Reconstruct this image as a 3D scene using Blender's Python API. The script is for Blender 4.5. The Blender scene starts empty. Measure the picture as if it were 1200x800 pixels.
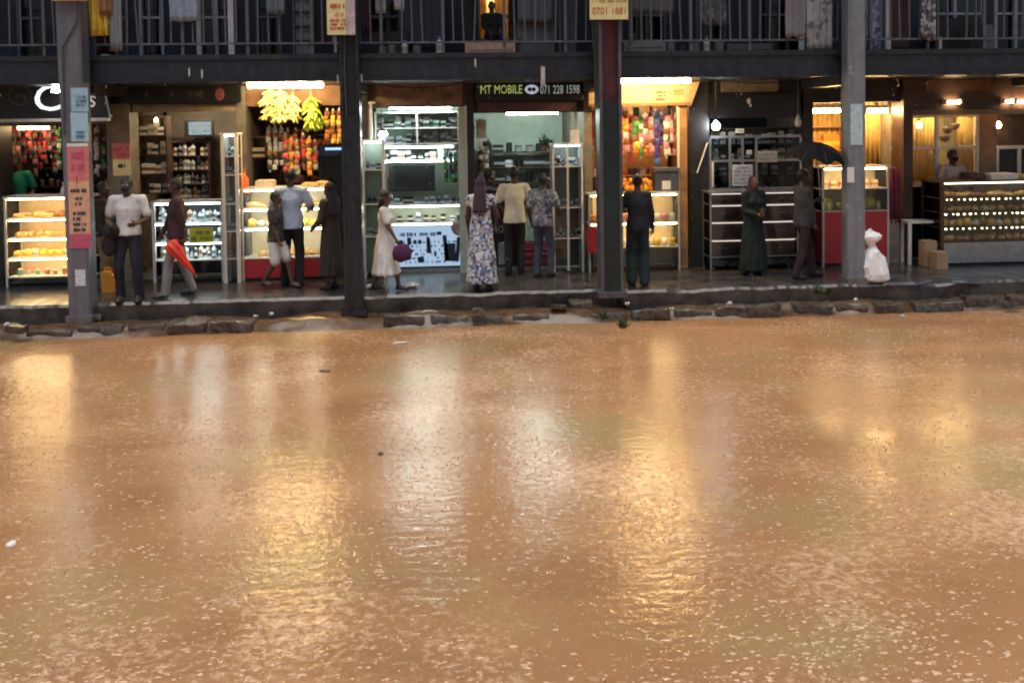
import bpy, bmesh, math, random
from mathutils import Vector, Matrix, noise

rnd = random.Random(11)
R = math.radians
sc = bpy.context.scene
C = sc.collection

# ------------------------------------------------------------------ camera
YAW, PITCH, ROLL = R(4.2), R(-2.0), R(0.8)
CAM = Vector((0, 0, 2.46))
FW = Vector((math.sin(YAW)*math.cos(PITCH), math.cos(YAW)*math.cos(PITCH), math.sin(PITCH)))
R0 = FW.cross(Vector((0, 0, 1))).normalized()
U0 = R0.cross(FW)
RT = R0*math.cos(ROLL) - U0*math.sin(ROLL)
UP = U0*math.cos(ROLL) + R0*math.sin(ROLL)
cd = bpy.data.cameras.new('camera')
cam = bpy.data.objects.new('camera', cd)
C.objects.link(cam)
cam.matrix_world = Matrix(((RT.x, UP.x, -FW.x, CAM.x), (RT.y, UP.y, -FW.y, CAM.y), (RT.z, UP.z, -FW.z, CAM.z), (0, 0, 0, 1)))
cd.sensor_width = 36; cd.lens = 30; cd.shift_y = -220/1200
cd.clip_start = 0.1; cd.clip_end = 3000
sc.camera = cam

# ------------------------------------------------------------------ sky, sun, exposure
SUN_EL, SUN_ROT = R(80), R(200)
w = bpy.data.worlds.new('World'); sc.world = w; w.use_nodes = True
nt = w.node_tree
bg = nt.nodes['Background']
sky = nt.nodes.new('ShaderNodeTexSky'); sky.sky_type = 'NISHITA'; sky.sun_disc = False
sky.sun_elevation = SUN_EL; sky.sun_rotation = SUN_ROT
sky.air_density = 1.0; sky.dust_density = 4.0; sky.ozone_density = 1.0
hs = nt.nodes.new('ShaderNodeHueSaturation'); hs.inputs['Saturation'].default_value = 0.8   # overcast: cloud greys the blue
nt.links.new(sky.outputs['Color'], hs.inputs['Color'])
nt.links.new(hs.outputs['Color'], bg.inputs['Color'])
bg.inputs['Strength'].default_value = 0.06
sl = bpy.data.lights.new('sun', 'SUN'); sl.energy = 1.5; sl.angle = R(60); sl.color = (1.0, 0.95, 0.88)
sun = bpy.data.objects.new('sun', sl); C.objects.link(sun)
# the sun stands behind the camera and high, seen only through cloud
sd = Vector((math.sin(SUN_ROT)*math.cos(SUN_EL), math.cos(SUN_ROT)*math.cos(SUN_EL), math.sin(SUN_EL)))
sun.rotation_euler = sd.to_track_quat('Z', 'Y').to_euler()
sun.location = (0, -20, 40)
vs = sc.view_settings
vs.view_transform = 'Standard'; vs.look = 'None'; vs.gamma = 1.0; vs.use_curve_mapping = False
vs.exposure = 0.72
sc.render.engine = 'CYCLES'
sc.cycles.use_denoising = True
sc.cycles.filter_width = 2.0
sc.cycles.max_bounces = 6
sc.cycles.transparent_max_bounces = 24
sc.cycles.caustics_reflective = False
sc.cycles.caustics_refractive = False
sc.cycles.sample_clamp_indirect = 6.0


def at(px, py, Y):
    """the world point on the plane y = Y along the line of sight of a photograph pixel"""
    d = FW + RT*((px-600)/1000) - UP*((py-180)/1000)
    return CAM + d*(Y/d.y)


def on(px, py, z=0.0):
    d = FW + RT*((px-600)/1000) - UP*((py-180)/1000)
    return CAM + d*((z-CAM.z)/d.z)


def rect(px0, py0, px1, py1, Y):
    """x0, x1, z0, z1 of a picture rectangle that stands on the plane y = Y"""
    xm, ym = (px0+px1)/2, (py0+py1)/2
    return at(px0, ym, Y).x, at(px1, ym, Y).x, at(xm, py1, Y).z, at(xm, py0, Y).z


# ------------------------------------------------------------------ materials
MATS = {}


def mat(name, col, rough=0.6, var=0.18, scale=6.0, metal=0.0, bump=0.0, spec=0.5, col2=None, contrast=0.5):
    if name in MATS:
        return MATS[name]
    m = bpy.data.materials.new(name); m.use_nodes = True
    n = m.node_tree.nodes; l = m.node_tree.links
    b = n['Principled BSDF']
    b.inputs['Roughness'].default_value = rough
    b.inputs['Metallic'].default_value = metal
    b.inputs['Specular IOR Level'].default_value = spec
    a = tuple(c*(1-var) for c in col)+(1,)
    z = tuple(min(1, c*(1+var)) for c in (col2 or col))+(1,)
    tc = n.new('ShaderNodeTexCoord')
    nz = n.new('ShaderNodeTexNoise'); nz.inputs['Scale'].default_value = scale; nz.inputs['Detail'].default_value = 6
    nz.inputs['Roughness'].default_value = 0.65
    rp = n.new('ShaderNodeValToRGB')
    rp.color_ramp.elements[0].position = 0.5-0.5*contrast*0.6; rp.color_ramp.elements[0].color = a
    rp.color_ramp.elements[1].position = 0.5+0.5*contrast*0.6; rp.color_ramp.elements[1].color = z
    l.new(tc.outputs['Object'], nz.inputs['Vector'])
    l.new(nz.outputs['Fac'], rp.inputs['Fac']); l.new(rp.outputs['Color'], b.inputs['Base Color'])
    if bump:
        bp = n.new('ShaderNodeBump'); bp.inputs['Strength'].default_value = bump; bp.inputs['Distance'].default_value = 0.02
        l.new(nz.outputs['Fac'], bp.inputs['Height']); l.new(bp.outputs['Normal'], b.inputs['Normal'])
    MATS[name] = m
    return m


def emit(name, col, strength):
    if name in MATS:
        return MATS[name]
    m = bpy.data.materials.new(name); m.use_nodes = True
    n = m.node_tree.nodes; l = m.node_tree.links
    n.remove(n['Principled BSDF'])
    e = n.new('ShaderNodeEmission'); e.inputs['Color'].default_value = tuple(col)+(1,); e.inputs['Strength'].default_value = strength
    l.new(e.outputs[0], n['Material Output'].inputs['Surface'])
    MATS[name] = m
    return m


def glass_mat(name, tint=(0.93, 0.97, 0.96), gloss=0.05):
    if name in MATS:
        return MATS[name]
    m = bpy.data.materials.new(name); m.use_nodes = True
    n = m.node_tree.nodes; l = m.node_tree.links
    n.remove(n['Principled BSDF'])
    t = n.new('ShaderNodeBsdfTransparent'); t.inputs['Color'].default_value = tuple(tint)+(1,)
    g = n.new('ShaderNodeBsdfGlossy'); g.inputs['Roughness'].default_value = gloss
    f = n.new('ShaderNodeFresnel'); f.inputs['IOR'].default_value = 1.45
    mx = n.new('ShaderNodeMixShader')
    l.new(f.outputs[0], mx.inputs[0]); l.new(t.outputs[0], mx.inputs[1]); l.new(g.outputs[0], mx.inputs[2])
    l.new(mx.outputs[0], n['Material Output'].inputs['Surface'])
    MATS[name] = m
    return m


def pattern_mat(name, cols, scale=30, rough=0.8):
    """printed cloth: hard blotches of several colours"""
    if name in MATS:
        return MATS[name]
    m = bpy.data.materials.new(name); m.use_nodes = True
    n = m.node_tree.nodes; l = m.node_tree.links
    b = n['Principled BSDF']; b.inputs['Roughness'].default_value = rough
    tc = n.new('ShaderNodeTexCoord')
    v = n.new('ShaderNodeTexVoronoi'); v.inputs['Scale'].default_value = scale
    l.new(tc.outputs['Object'], v.inputs['Vector'])
    sp = n.new('ShaderNodeSeparateColor'); l.new(v.outputs['Color'], sp.inputs[0])
    rp = n.new('ShaderNodeValToRGB'); rp.color_ramp.interpolation = 'CONSTANT'
    el = rp.color_ramp.elements
    while len(el) < len(cols):
        el.new(0.5)
    for i, c in enumerate(cols):
        el[i].position = i/len(cols); el[i].color = tuple(c)+(1,)
    l.new(sp.outputs[0], rp.inputs['Fac']); l.new(rp.outputs['Color'], b.inputs['Base Color'])
    MATS[name] = m
    return m


def streak_mat(name, col, col2, rough=0.55, metal=0.0):
    """weathered paint or concrete with streaks that run down"""
    if name in MATS:
        return MATS[name]
    m = bpy.data.materials.new(name); m.use_nodes = True
    n = m.node_tree.nodes; l = m.node_tree.links
    b = n['Principled BSDF']; b.inputs['Metallic'].default_value = metal
    tc = n.new('ShaderNodeTexCoord')
    mp = n.new('ShaderNodeMapping'); mp.inputs['Scale'].default_value = (5, 5, 0.5)
    nz = n.new('ShaderNodeTexNoise'); nz.inputs['Scale'].default_value = 2.2; nz.inputs['Detail'].default_value = 8
    nz2 = n.new('ShaderNodeTexNoise'); nz2.inputs['Scale'].default_value = 7; nz2.inputs['Detail'].default_value = 6
    l.new(tc.outputs['Object'], mp.inputs['Vector']); l.new(mp.outputs[0], nz.inputs['Vector']); l.new(tc.outputs['Object'], nz2.inputs['Vector'])
    ma = n.new('ShaderNodeMath'); ma.operation = 'MULTIPLY_ADD'; ma.inputs[1].default_value = 0.6
    mb = n.new('ShaderNodeMath'); mb.operation = 'MULTIPLY'; mb.inputs[1].default_value = 0.4
    l.new(nz2.outputs['Fac'], mb.inputs[0]); l.new(nz.outputs['Fac'], ma.inputs[0]); l.new(mb.outputs[0], ma.inputs[2])
    rp = n.new('ShaderNodeValToRGB')
    rp.color_ramp.elements[0].position = 0.38; rp.color_ramp.elements[0].color = tuple(col)+(1,)
    rp.color_ramp.elements[1].position = 0.66; rp.color_ramp.elements[1].color = tuple(col2)+(1,)
    l.new(ma.outputs[0], rp.inputs['Fac']); l.new(rp.outputs['Color'], b.inputs['Base Color'])
    mr = n.new('ShaderNodeMapRange'); mr.inputs[1].default_value = 0.35; mr.inputs[2].default_value = 0.7
    mr.inputs[3].default_value = rough-0.2; mr.inputs[4].default_value = rough+0.15
    l.new(nz2.outputs['Fac'], mr.inputs[0]); l.new(mr.outputs[0], b.inputs['Roughness'])
    bp = n.new('ShaderNodeBump'); bp.inputs['Strength'].default_value = 0.25; bp.inputs['Distance'].default_value = 0.01
    l.new(nz2.outputs['Fac'], bp.inputs['Height']); l.new(bp.outputs['Normal'], b.inputs['Normal'])
    MATS[name] = m
    return m


def peel_mat(name, base, chips, scale=9, thr=0.56):
    """grey paint with torn paper and flaked patches"""
    if name in MATS:
        return MATS[name]
    m = streak_mat(name, base, tuple(c*1.5 for c in base))
    n = m.node_tree.nodes; l = m.node_tree.links
    b = n['Principled BSDF']
    tc = n.new('ShaderNodeTexCoord')
    nz = n.new('ShaderNodeTexNoise'); nz.inputs['Scale'].default_value = scale; nz.inputs['Detail'].default_value = 9; nz.inputs['Roughness'].default_value = 0.7
    l.new(tc.outputs['Object'], nz.inputs['Vector'])
    rp = n.new('ShaderNodeValToRGB'); rp.color_ramp.elements[0].position = thr; rp.color_ramp.elements[1].position = thr+0.03
    l.new(nz.outputs['Fac'], rp.inputs['Fac'])
    mx = n.new('ShaderNodeMixRGB'); mx.inputs['Color2'].default_value = tuple(chips)+(1,)
    src = b.inputs['Base Color'].links[0].from_socket
    l.new(src, mx.inputs['Color1']); l.new(rp.outputs['Color'], mx.inputs['Fac']); l.new(mx.outputs[0], b.inputs['Base Color'])
    return m


def water_mat():
    m = bpy.data.materials.new('muddy_water'); m.use_nodes = True
    n = m.node_tree.nodes; l = m.node_tree.links
    b = n['Principled BSDF']
    tc = n.new('ShaderNodeTexCoord')

    def N(t, **k):
        o = n.new(t)
        for a, v in k.items():
            setattr(o, a, v)
        return o

    def math_(op, a, bb=None):
        o = N('ShaderNodeMath', operation=op)
        for i, v in enumerate((a, bb)):
            if v is None:
                continue
            if isinstance(v, (int, float)):
                o.inputs[i].default_value = v
            else:
                l.new(v, o.inputs[i])
        return o.outputs[0]
    # silt drifting in the water: broad patches and fine swirls
    mp = N('ShaderNodeMapping'); mp.inputs['Scale'].default_value = (0.35, 0.9, 1); l.new(tc.outputs['Object'], mp.inputs[0])
    nz = N('ShaderNodeTexNoise'); nz.inputs['Scale'].default_value = 1.1; nz.inputs['Detail'].default_value = 5; nz.inputs['Distortion'].default_value = 0.8
    l.new(mp.outputs[0], nz.inputs['Vector'])
    rp = N('ShaderNodeValToRGB')
    rp.color_ramp.elements[0].position = 0.36; rp.color_ramp.elements[0].color = (0.275, 0.143, 0.066, 1)
    rp.color_ramp.elements[1].position = 0.66; rp.color_ramp.elements[1].color = (0.365, 0.20, 0.098, 1)
    l.new(nz.outputs['Fac'], rp.inputs['Fac'])
    # olive patches: reflections of the upper building and sky put into the colour
    ol = N('ShaderNodeTexNoise'); ol.inputs['Scale'].default_value = 0.7; ol.inputs['Detail'].default_value = 4; l.new(tc.outputs['Object'], ol.inputs['Vector'])
    olr = N('ShaderNodeMapRange'); olr.inputs[1].default_value = 0.5; olr.inputs[2].default_value = 0.68; l.new(ol.outputs['Fac'], olr.inputs[0])
    om = N('ShaderNodeMixRGB'); om.inputs['Color2'].default_value = (0.30, 0.205, 0.095, 1); l.new(olr.outputs[0], om.inputs['Fac']); l.new(rp.outputs['Color'], om.inputs['Color1'])
    # froth beaten up by the rain, thicker in gusts
    fz = N('ShaderNodeMapping'); fz.inputs['Scale'].default_value = (1.0, 1.2, 1); l.new(tc.outputs['Object'], fz.inputs[0])
    f1 = N('ShaderNodeTexNoise'); f1.inputs['Scale'].default_value = 15.0; f1.inputs['Detail'].default_value = 7; f1.inputs['Roughness'].default_value = 0.72; f1.inputs['Distortion'].default_value = 0.5; l.new(fz.outputs[0], f1.inputs['Vector'])
    fg = N('ShaderNodeTexNoise'); fg.inputs['Scale'].default_value = 0.8; fg.inputs['Detail'].default_value = 4; l.new(tc.outputs['Object'], fg.inputs['Vector'])
    fsum = math_('ADD', f1.outputs['Fac'], math_('MULTIPLY', math_('SUBTRACT', fg.outputs['Fac'], 0.5), 0.75))
    fr = N('ShaderNodeMapRange'); fr.inputs[1].default_value = 0.54; fr.inputs[2].default_value = 0.76; fr.inputs[3].default_value = 0.0; fr.inputs[4].default_value = 0.8; l.new(fsum, fr.inputs[0])
    fm = N('ShaderNodeMixRGB'); fm.inputs['Color2'].default_value = (0.66, 0.45, 0.29, 1); l.new(fr.outputs[0], fm.inputs['Fac']); l.new(om.outputs[0], fm.inputs['Color1'])
    l.new(fm.outputs[0], b.inputs['Base Color'])
    rr = N('ShaderNodeMapRange'); rr.inputs[3].default_value = 0.13; rr.inputs[4].default_value = 0.24; l.new(fr.outputs[0], rr.inputs[0]); l.new(rr.outputs[0], b.inputs['Roughness'])
    b.inputs['IOR'].default_value = 1.33
    # rings that raindrops make: every Voronoi cell holds one drop of its own age
    tot = None
    for sc_, amp in ((3.1, 0.5), (6.1, 0.9), (10.5, 1.2), (17.0, 1.3)):
        mv = N('ShaderNodeMapping'); mv.inputs['Location'].default_value = (sc_*1.7, sc_*3.1, 0)
        l.new(tc.outputs['Object'], mv.inputs[0])
        v = N('ShaderNodeTexVoronoi', voronoi_dimensions='2D'); v.inputs['Scale'].default_value = sc_
        l.new(mv.outputs[0], v.inputs['Vector'])
        s = N('ShaderNodeSeparateColor'); l.new(v.outputs['Color'], s.inputs[0])
        ph = math_('MULTIPLY', s.outputs[0], 20.0)
        d = v.outputs['Distance']
        wv = math_('SINE', math_('SUBTRACT', math_('MULTIPLY', d, 34.0), ph))
        rad = math_('ADD', math_('MULTIPLY', s.outputs[1], 0.32), 0.05)        # radius of this ring
        off = math_('DIVIDE', math_('SUBTRACT', d, rad), 0.10)
        env = math_('POWER', 2.718, math_('MULTIPLY', math_('MULTIPLY', off, off), -1.0))
        h = math_('MULTIPLY', math_('MULTIPLY', wv, env), math_('MULTIPLY', s.outputs[2], amp/sc_))
        tot = h if tot is None else math_('ADD', tot, h)
    ml = N('ShaderNodeMapping'); ml.inputs['Scale'].default_value = (0.8, 2.4, 1); l.new(tc.outputs['Object'], ml.inputs[0])
    lw = N('ShaderNodeTexNoise'); lw.inputs['Scale'].default_value = 5.0; lw.inputs['Detail'].default_value = 5; l.new(ml.outputs[0], lw.inputs['Vector'])
    ch = N('ShaderNodeTexNoise'); ch.inputs['Scale'].default_value = 17.0; ch.inputs['Detail'].default_value = 4; ch.inputs['Distortion'].default_value = 0.6; l.new(tc.outputs['Object'], ch.inputs['Vector'])
    # gusts: patches where the rain beats harder
    gm = N('ShaderNodeTexNoise'); gm.inputs['Scale'].default_value = 0.9; gm.inputs['Detail'].default_value = 3; l.new(tc.outputs['Object'], gm.inputs['Vector'])
    gr = N('ShaderNodeMapRange'); gr.inputs[1].default_value = 0.38; gr.inputs[2].default_value = 0.62; gr.inputs[3].default_value = 0.35; gr.inputs[4].default_value = 1.0; l.new(gm.outputs['Fac'], gr.inputs[0])
    fine = math_('ADD', math_('MULTIPLY', tot, 0.0042), math_('MULTIPLY', ch.outputs['Fac'], 0.0070))
    tot = math_('ADD', math_('MULTIPLY', fine, gr.outputs[0]), math_('MULTIPLY', lw.outputs['Fac'], 0.0055))
    bp = N('ShaderNodeBump'); bp.inputs['Strength'].default_value = 1.0; bp.inputs['Distance'].default_value = 1.0
    l.new(tot, bp.inputs['Height']); l.new(bp.outputs['Normal'], b.inputs['Normal'])
    return m


# ------------------------------------------------------------------ mesh building
ORG = {}


class MB:
    def __init__(s):
        s.v = []; s.f = []; s.m = []; s.mi = 0

    def add(s, vs_, fs):
        o = len(s.v); s.v += [Vector(p) for p in vs_]
        for f in fs:
            s.f.append([i+o for i in f]); s.m.append(s.mi)
        return s

    def box(s, x0, x1, y0, y1, z0, z1):
        x0, x1 = sorted((x0, x1)); y0, y1 = sorted((y0, y1)); z0, z1 = sorted((z0, z1))
        return s.add([(x0, y0, z0), (x1, y0, z0), (x1, y1, z0), (x0, y1, z0), (x0, y0, z1), (x1, y0, z1), (x1, y1, z1), (x0, y1, z1)],
                     [(0, 3, 2, 1), (4, 5, 6, 7), (0, 1, 5, 4), (1, 2, 6, 5), (2, 3, 7, 6), (3, 0, 4, 7)])

    def prism(s, poly, y0, y1):
        """poly: (x, z) points, counter-clockwise seen from -y; thickness y0..y1"""
        k = len(poly)
        vs_ = [(x, y0, z) for x, z in poly] + [(x, y1, z) for x, z in poly]
        fs = [tuple(range(k)), tuple(range(2*k-1, k-1, -1))] + [(i, i+k, (i+1) % k+k, (i+1) % k) for i in range(k)]
        return s.add(vs_, fs)

    def loft(s, rings, cap=True):
        k = len(rings[0]); vs_ = [p for r in rings for p in r]; fs = []
        for j in range(len(rings)-1):
            for i in range(k):
                a = j*k+i; b_ = j*k+(i+1) % k
                fs.append((a, b_, b_+k, a+k))
        if cap:
            fs.append(tuple(range(k-1, -1, -1))); fs.append(tuple(range((len(rings)-1)*k, len(rings)*k)))
        return s.add(vs_, fs)

    def tube(s, pts, rads, n=8):
        pts = [Vector(p) for p in pts]
        if isinstance(rads, (int, float)):
            rads = [rads]*len(pts)
        rings = []; ref = None
        for i, p in enumerate(pts):
            t = (pts[min(i+1, len(pts)-1)]-pts[max(i-1, 0)]).normalized()
            if ref is None:
                ref = t.orthogonal().normalized()
            a = (ref - t*ref.dot(t)).normalized(); ref = a
            b_ = t.cross(a)
            rings.append([p+(a*math.cos(q)+b_*math.sin(q))*rads[i] for q in (2*math.pi*j/n for j in range(n))])
        return s.loft(rings)

    def ball(s, c, r, n=10, m=7):
        c = Vector(c)
        if isinstance(r, (int, float)):
            r = (r, r, r)
        rings = []
        for j in range(m+1):
            th = math.pi*j/m
            th = max(0.08, min(math.pi-0.08, th))
            rings.append([c+Vector((r[0]*math.sin(th)*math.cos(q), r[1]*math.sin(th)*math.sin(q), -r[2]*math.cos(th))) for q in (2*math.pi*i/n for i in range(n))])
        return s.loft(rings)

    def lathe(s, c, prof, n=12):
        c = Vector(c)
        return s.loft([[c+Vector((r*math.cos(q), r*math.sin(q), z)) for q in (2*math.pi*i/n for i in range(n))] for r, z in prof])

    def mesh(s, name, mats, off=(0, 0, 0), smooth=False):
        off = Vector(off)
        me = bpy.data.meshes.new(name)
        me.from_pydata([tuple(p-off) for p in s.v], [], s.f)
        if not isinstance(mats, (list, tuple)):
            mats = [mats]
        for q in mats:
            me.materials.append(q)
        me.polygons.foreach_set('material_index', s.m)
        if smooth:
            me.polygons.foreach_set('use_smooth', [True]*len(me.polygons))
        me.update()
        return me


def tag(o, label=None, cat=None, group=None, kind=None):
    for k, v in (('label', label), ('category', cat), ('group', group), ('kind', kind)):
        if v:
            o[k] = v
    return o


def obj(name, data, parent=None, loc=(0, 0, 0), rot=(0, 0, 0)):
    o = bpy.data.objects.new(name, data); C.objects.link(o)
    o.location = loc; o.rotation_euler = rot
    if parent is not None:
        o.parent = parent
    return o


def thing(name, label, cat, loc, group=None, rz=0.0):
    o = obj(name, None, None, loc, (0, 0, rz)); o.empty_display_size = 0.1
    ORG[o.name] = Vector(loc)
    return tag(o, label, cat, group)


def part(mb, name, m, parent, smooth=False, label=None):
    """mb holds world coordinates; the part hangs under its thing"""
    off = ORG[parent.name]
    o = obj(name, mb.mesh(name, m, off, smooth), parent)
    ORG[o.name] = off
    if label:
        o['label'] = label
    return o


def solo(mb, name, m, label, cat, loc, group=None, smooth=False):
    o = obj(name, mb.mesh(name, m, loc, smooth), None, loc)
    ORG[o.name] = Vector(loc)
    return tag(o, label, cat, group)


def struct(mb, name, m, smooth=False):
    o = obj(name, mb.mesh(name, m, (0, 0, 0), smooth)); ORG[o.name] = Vector((0, 0, 0))
    return tag(o, kind='structure')


def text_part(body, x0, x1, z0, z1, y, m, parent, name='lettering', thick=0.012, shear=0.0):
    """raised letters on a board that faces the street"""
    cu = bpy.data.curves.new('t', 'FONT'); cu.body = body; cu.extrude = 0.02; cu.shear = shear; cu.resolution_u = 3
    t = obj('t', cu)
    dg = bpy.context.evaluated_depsgraph_get()
    me = bpy.data.meshes.new_from_object(t.evaluated_get(dg))
    bpy.data.objects.remove(t); bpy.data.curves.remove(cu)
    xs = [v.co.x for v in me.vertices]; ys = [v.co.y for v in me.vertices]
    ax, bx, ay, by = min(xs), max(xs), min(ys), max(ys)
    off = ORG[parent.name]
    for v in me.vertices:
        v.co = Vector((x0+(v.co.x-ax)/(bx-ax)*(x1-x0), y-thick*(0.5+v.co.z/0.04), z0+(v.co.y-ay)/(by-ay)*(z1-z0))) - off
    me.materials.append(m); me.name = name
    o = obj(name, me, parent); ORG[o.name] = off
    return o


def print_part(x0, x1, z0, z1, y, rows, m, parent, name='print', fill=0.75):
    """rows of small illegible strokes"""
    mb = MB(); h = (z1-z0)/rows
    for r in range(rows):
        x = x0; zc = z1-h*(r+0.5)
        while x < x1:
            wd = rnd.uniform(0.2, 0.7)*h*0.42
            if rnd.random() < fill:
                hh = h*rnd.uniform(0.2, 0.36)
                mb.box(x, min(x1, x+wd), y-0.004, y, zc-hh, zc+hh)
            x += wd*1.25
    return tag(part(mb, name, m, parent), kind='stuff')


# ------------------------------------------------------------------ palette
M_wetconc = mat('wet_concrete', (0.026, 0.026, 0.027), 0.22, 0.4, 3.0, bump=0.25, col2=(0.058, 0.055, 0.052))
M_conc = mat('grey_concrete', (0.13, 0.125, 0.12), 0.6, 0.3, 5, bump=0.3)
M_mud = mat('wet_mud', (0.095, 0.056, 0.031), 0.2, 0.35, 4, bump=0.5)
M_stone = mat('wet_kerb_stone', (0.038, 0.034, 0.03), 0.3, 0.4, 9, bump=0.6, col2=(0.09, 0.075, 0.06))
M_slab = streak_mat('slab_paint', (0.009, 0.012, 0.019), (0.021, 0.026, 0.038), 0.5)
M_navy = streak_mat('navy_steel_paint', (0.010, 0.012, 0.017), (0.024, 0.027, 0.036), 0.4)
M_dark = mat('dark_paint', (0.018, 0.018, 0.022), 0.55, 0.4, 4)
M_blackboard = mat('black_board', (0.008, 0.008, 0.010), 0.35, 0.3, 4)
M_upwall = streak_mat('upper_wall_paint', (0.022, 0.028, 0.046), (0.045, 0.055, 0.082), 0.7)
M_rail = streak_mat('railing_paint', (0.06, 0.064, 0.08), (0.14, 0.148, 0.175), 0.45)
M_white = mat('white_enamel', (0.72, 0.72, 0.70), 0.35, 0.08, 6)
M_offwhite = mat('aged_white', (0.5, 0.49, 0.45), 0.5, 0.15, 6)
M_alu = mat('aluminium', (0.5, 0.51, 0.52), 0.35, 0.12, 6, metal=0.85)
M_steel = mat('brushed_steel', (0.42, 0.43, 0.44), 0.38, 0.15, 8, metal=0.9)
M_glass = glass_mat('shop_glass')
M_paneglass = glass_mat('dim_pane', (0.55, 0.6, 0.62), 0.08)
M_cream = mat('cream_paint', (0.62, 0.55, 0.40), 0.55, 0.12, 4)
M_beige = mat('beige_plaster', (0.19, 0.16, 0.125), 0.75, 0.25, 4)
M_brownwall = mat('brown_plaster', (0.17, 0.095, 0.06), 0.8, 0.3, 4)
M_mint = mat('mint_paint', (0.42, 0.52, 0.44), 0.6, 0.1, 3)
M_wood = mat('varnished_wood', (0.36, 0.20, 0.09), 0.45, 0.3, 5)
M_dwood = mat('dark_wood', (0.07, 0.04, 0.028), 0.45, 0.3, 5)
M_red = mat('red_panel', (0.42, 0.03, 0.045), 0.4, 0.12, 4)
M_black = mat('black_plastic', (0.012, 0.012, 0.014), 0.4, 0.2, 6)
M_tile = mat('shop_tile', (0.3, 0.28, 0.25), 0.35, 0.2, 5)
M_paper = mat('white_paper', (0.75, 0.76, 0.78), 0.8, 0.06, 6)
M_inkred = mat('red_ink', (0.5, 0.09, 0.06), 0.8, 0.15, 20)
M_ink = mat('dark_ink', (0.05, 0.05, 0.08), 0.8, 0.15, 20)
M_yel = mat('yellow_board', (0.78, 0.68, 0.33), 0.55, 0.1, 8)
E_warm = emit('warm_tube', (1.0, 0.66, 0.28), 115)
E_warm2 = emit('warm_case_light', (1.0, 0.62, 0.28), 34)
E_cool = emit('cool_tube', (0.86, 1.0, 0.92), 75)
E_white = emit('white_lamp', (0.94, 1.0, 1.0), 55)
E_bulb = emit('warm_bulb', (1.0, 0.74, 0.38), 28)
E_casew = emit('white_case_light', (1.0, 0.88, 0.70), 30)
E_inside = emit('warm_inside_tube', (1.0, 0.62, 0.26), 110)
E_dimwarm = emit('dim_warm_tube', (1.0, 0.66, 0.34), 32)
E_pink = emit('pale_line_glow', (1.0, 0.80, 0.70), 0.7)  # pale shelf lines of the steel counter given a glow, no tube there
E_casecool = emit('cabinet_fill_light', (0.90, 0.98, 1.0), 20)  # added cabinet strips that whiten frames daylight would brighten
E_small = emit('small_warm_tube', (1.0, 0.66, 0.34), 40)
E_room = emit('room_tube', (1.0, 0.78, 0.52), 75)
E_counter = emit('counter_strip', (1.0, 0.80, 0.55), 6)
E_panel = emit('lit_panel_blue', (0.55, 0.76, 1.0), 0.42)
E_curtain = emit('window_lamp', (1.0, 0.66, 0.25), 160)
E_letter = emit('letter_glow', (0.95, 1.0, 1.0), 0.9)  # flood lamp's light on the letter put into its own glow
E_letter2 = emit('lit_letter_green', (0.75, 0.85, 0.25), 0.28)
E_letter3 = emit('glow_white', (0.75, 0.78, 0.7), 0.2)
E_screen = emit('dim_screen', (0.55, 0.75, 0.8), 0.35)
E_bluehead = emit('blue_header', (0.35, 0.6, 1.0), 0.9)
E_sign = emit('lit_green_sign', (0.6, 0.65, 0.4), 1.0)


def cloth_translucent(name, col):
    m = mat(name, col, 0.9, 0.12, 10)
    n = m.node_tree.nodes; l = m.node_tree.links
    t = n.new('ShaderNodeBsdfTranslucent'); mx = n.new('ShaderNodeMixShader'); mx.inputs[0].default_value = 0.5
    src = n['Principled BSDF'].inputs['Base Color'].links[0].from_socket
    l.new(src, t.inputs['Color']); l.new(n['Principled BSDF'].outputs[0], mx.inputs[1]); l.new(t.outputs[0], mx.inputs[2])
    l.new(mx.outputs[0], n['Material Output'].inputs['Surface'])
    return m


# ================================================================== SETTING
WZ = -0.40      # water level; the walkway's top is z = 0
g = MB(); g.add([(-900, -900, -0.75), (900, -900, -0.75), (900, 900, -0.75), (-900, 900, -0.75)], [(0, 1, 2, 3)])
struct(g, 'ground', M_mud)
rd = MB(); rd.box(-60, 60, -40, 12.0, -0.74, -0.62); struct(rd, 'road', mat('asphalt', (0.05, 0.05, 0.05), 0.7, 0.3, 8))
wt = MB(); wt.add([(-60, -40, WZ), (60, -40, WZ), (60, 12.12, WZ), (-60, 12.12, WZ)], [(0, 1, 2, 3)])
struct(wt, 'floodwater', water_mat())


def grid_sheet(x0, x1, y0, y1, nx, ny, zf):
    m = MB()
    vs_ = [(x0+(x1-x0)*i/nx, y0+(y1-y0)*j/ny, zf(x0+(x1-x0)*i/nx, y0+(y1-y0)*j/ny)) for j in range(ny+1) for i in range(nx+1)]
    fs = [(j*(nx+1)+i, j*(nx+1)+i+1, (j+1)*(nx+1)+i+1, (j+1)*(nx+1)+i) for j in range(ny) for i in range(nx)]
    return m.add(vs_, fs)


# muddy gutter strip between the walkway and the water, washed out in places
def gutter_z(x, y):
    t = (y-11.85)/0.45
    return -0.52+0.27*min(1, max(0, t*1.2)) + 0.075*noise.noise(Vector((x*1.3, y*3, 1)))+0.02*noise.noise(Vector((x*6, y*8, 4)))


struct(grid_sheet(-16, 18, 11.8, 12.5, 420, 12, gutter_z), 'gutter', M_mud, True)

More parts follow.
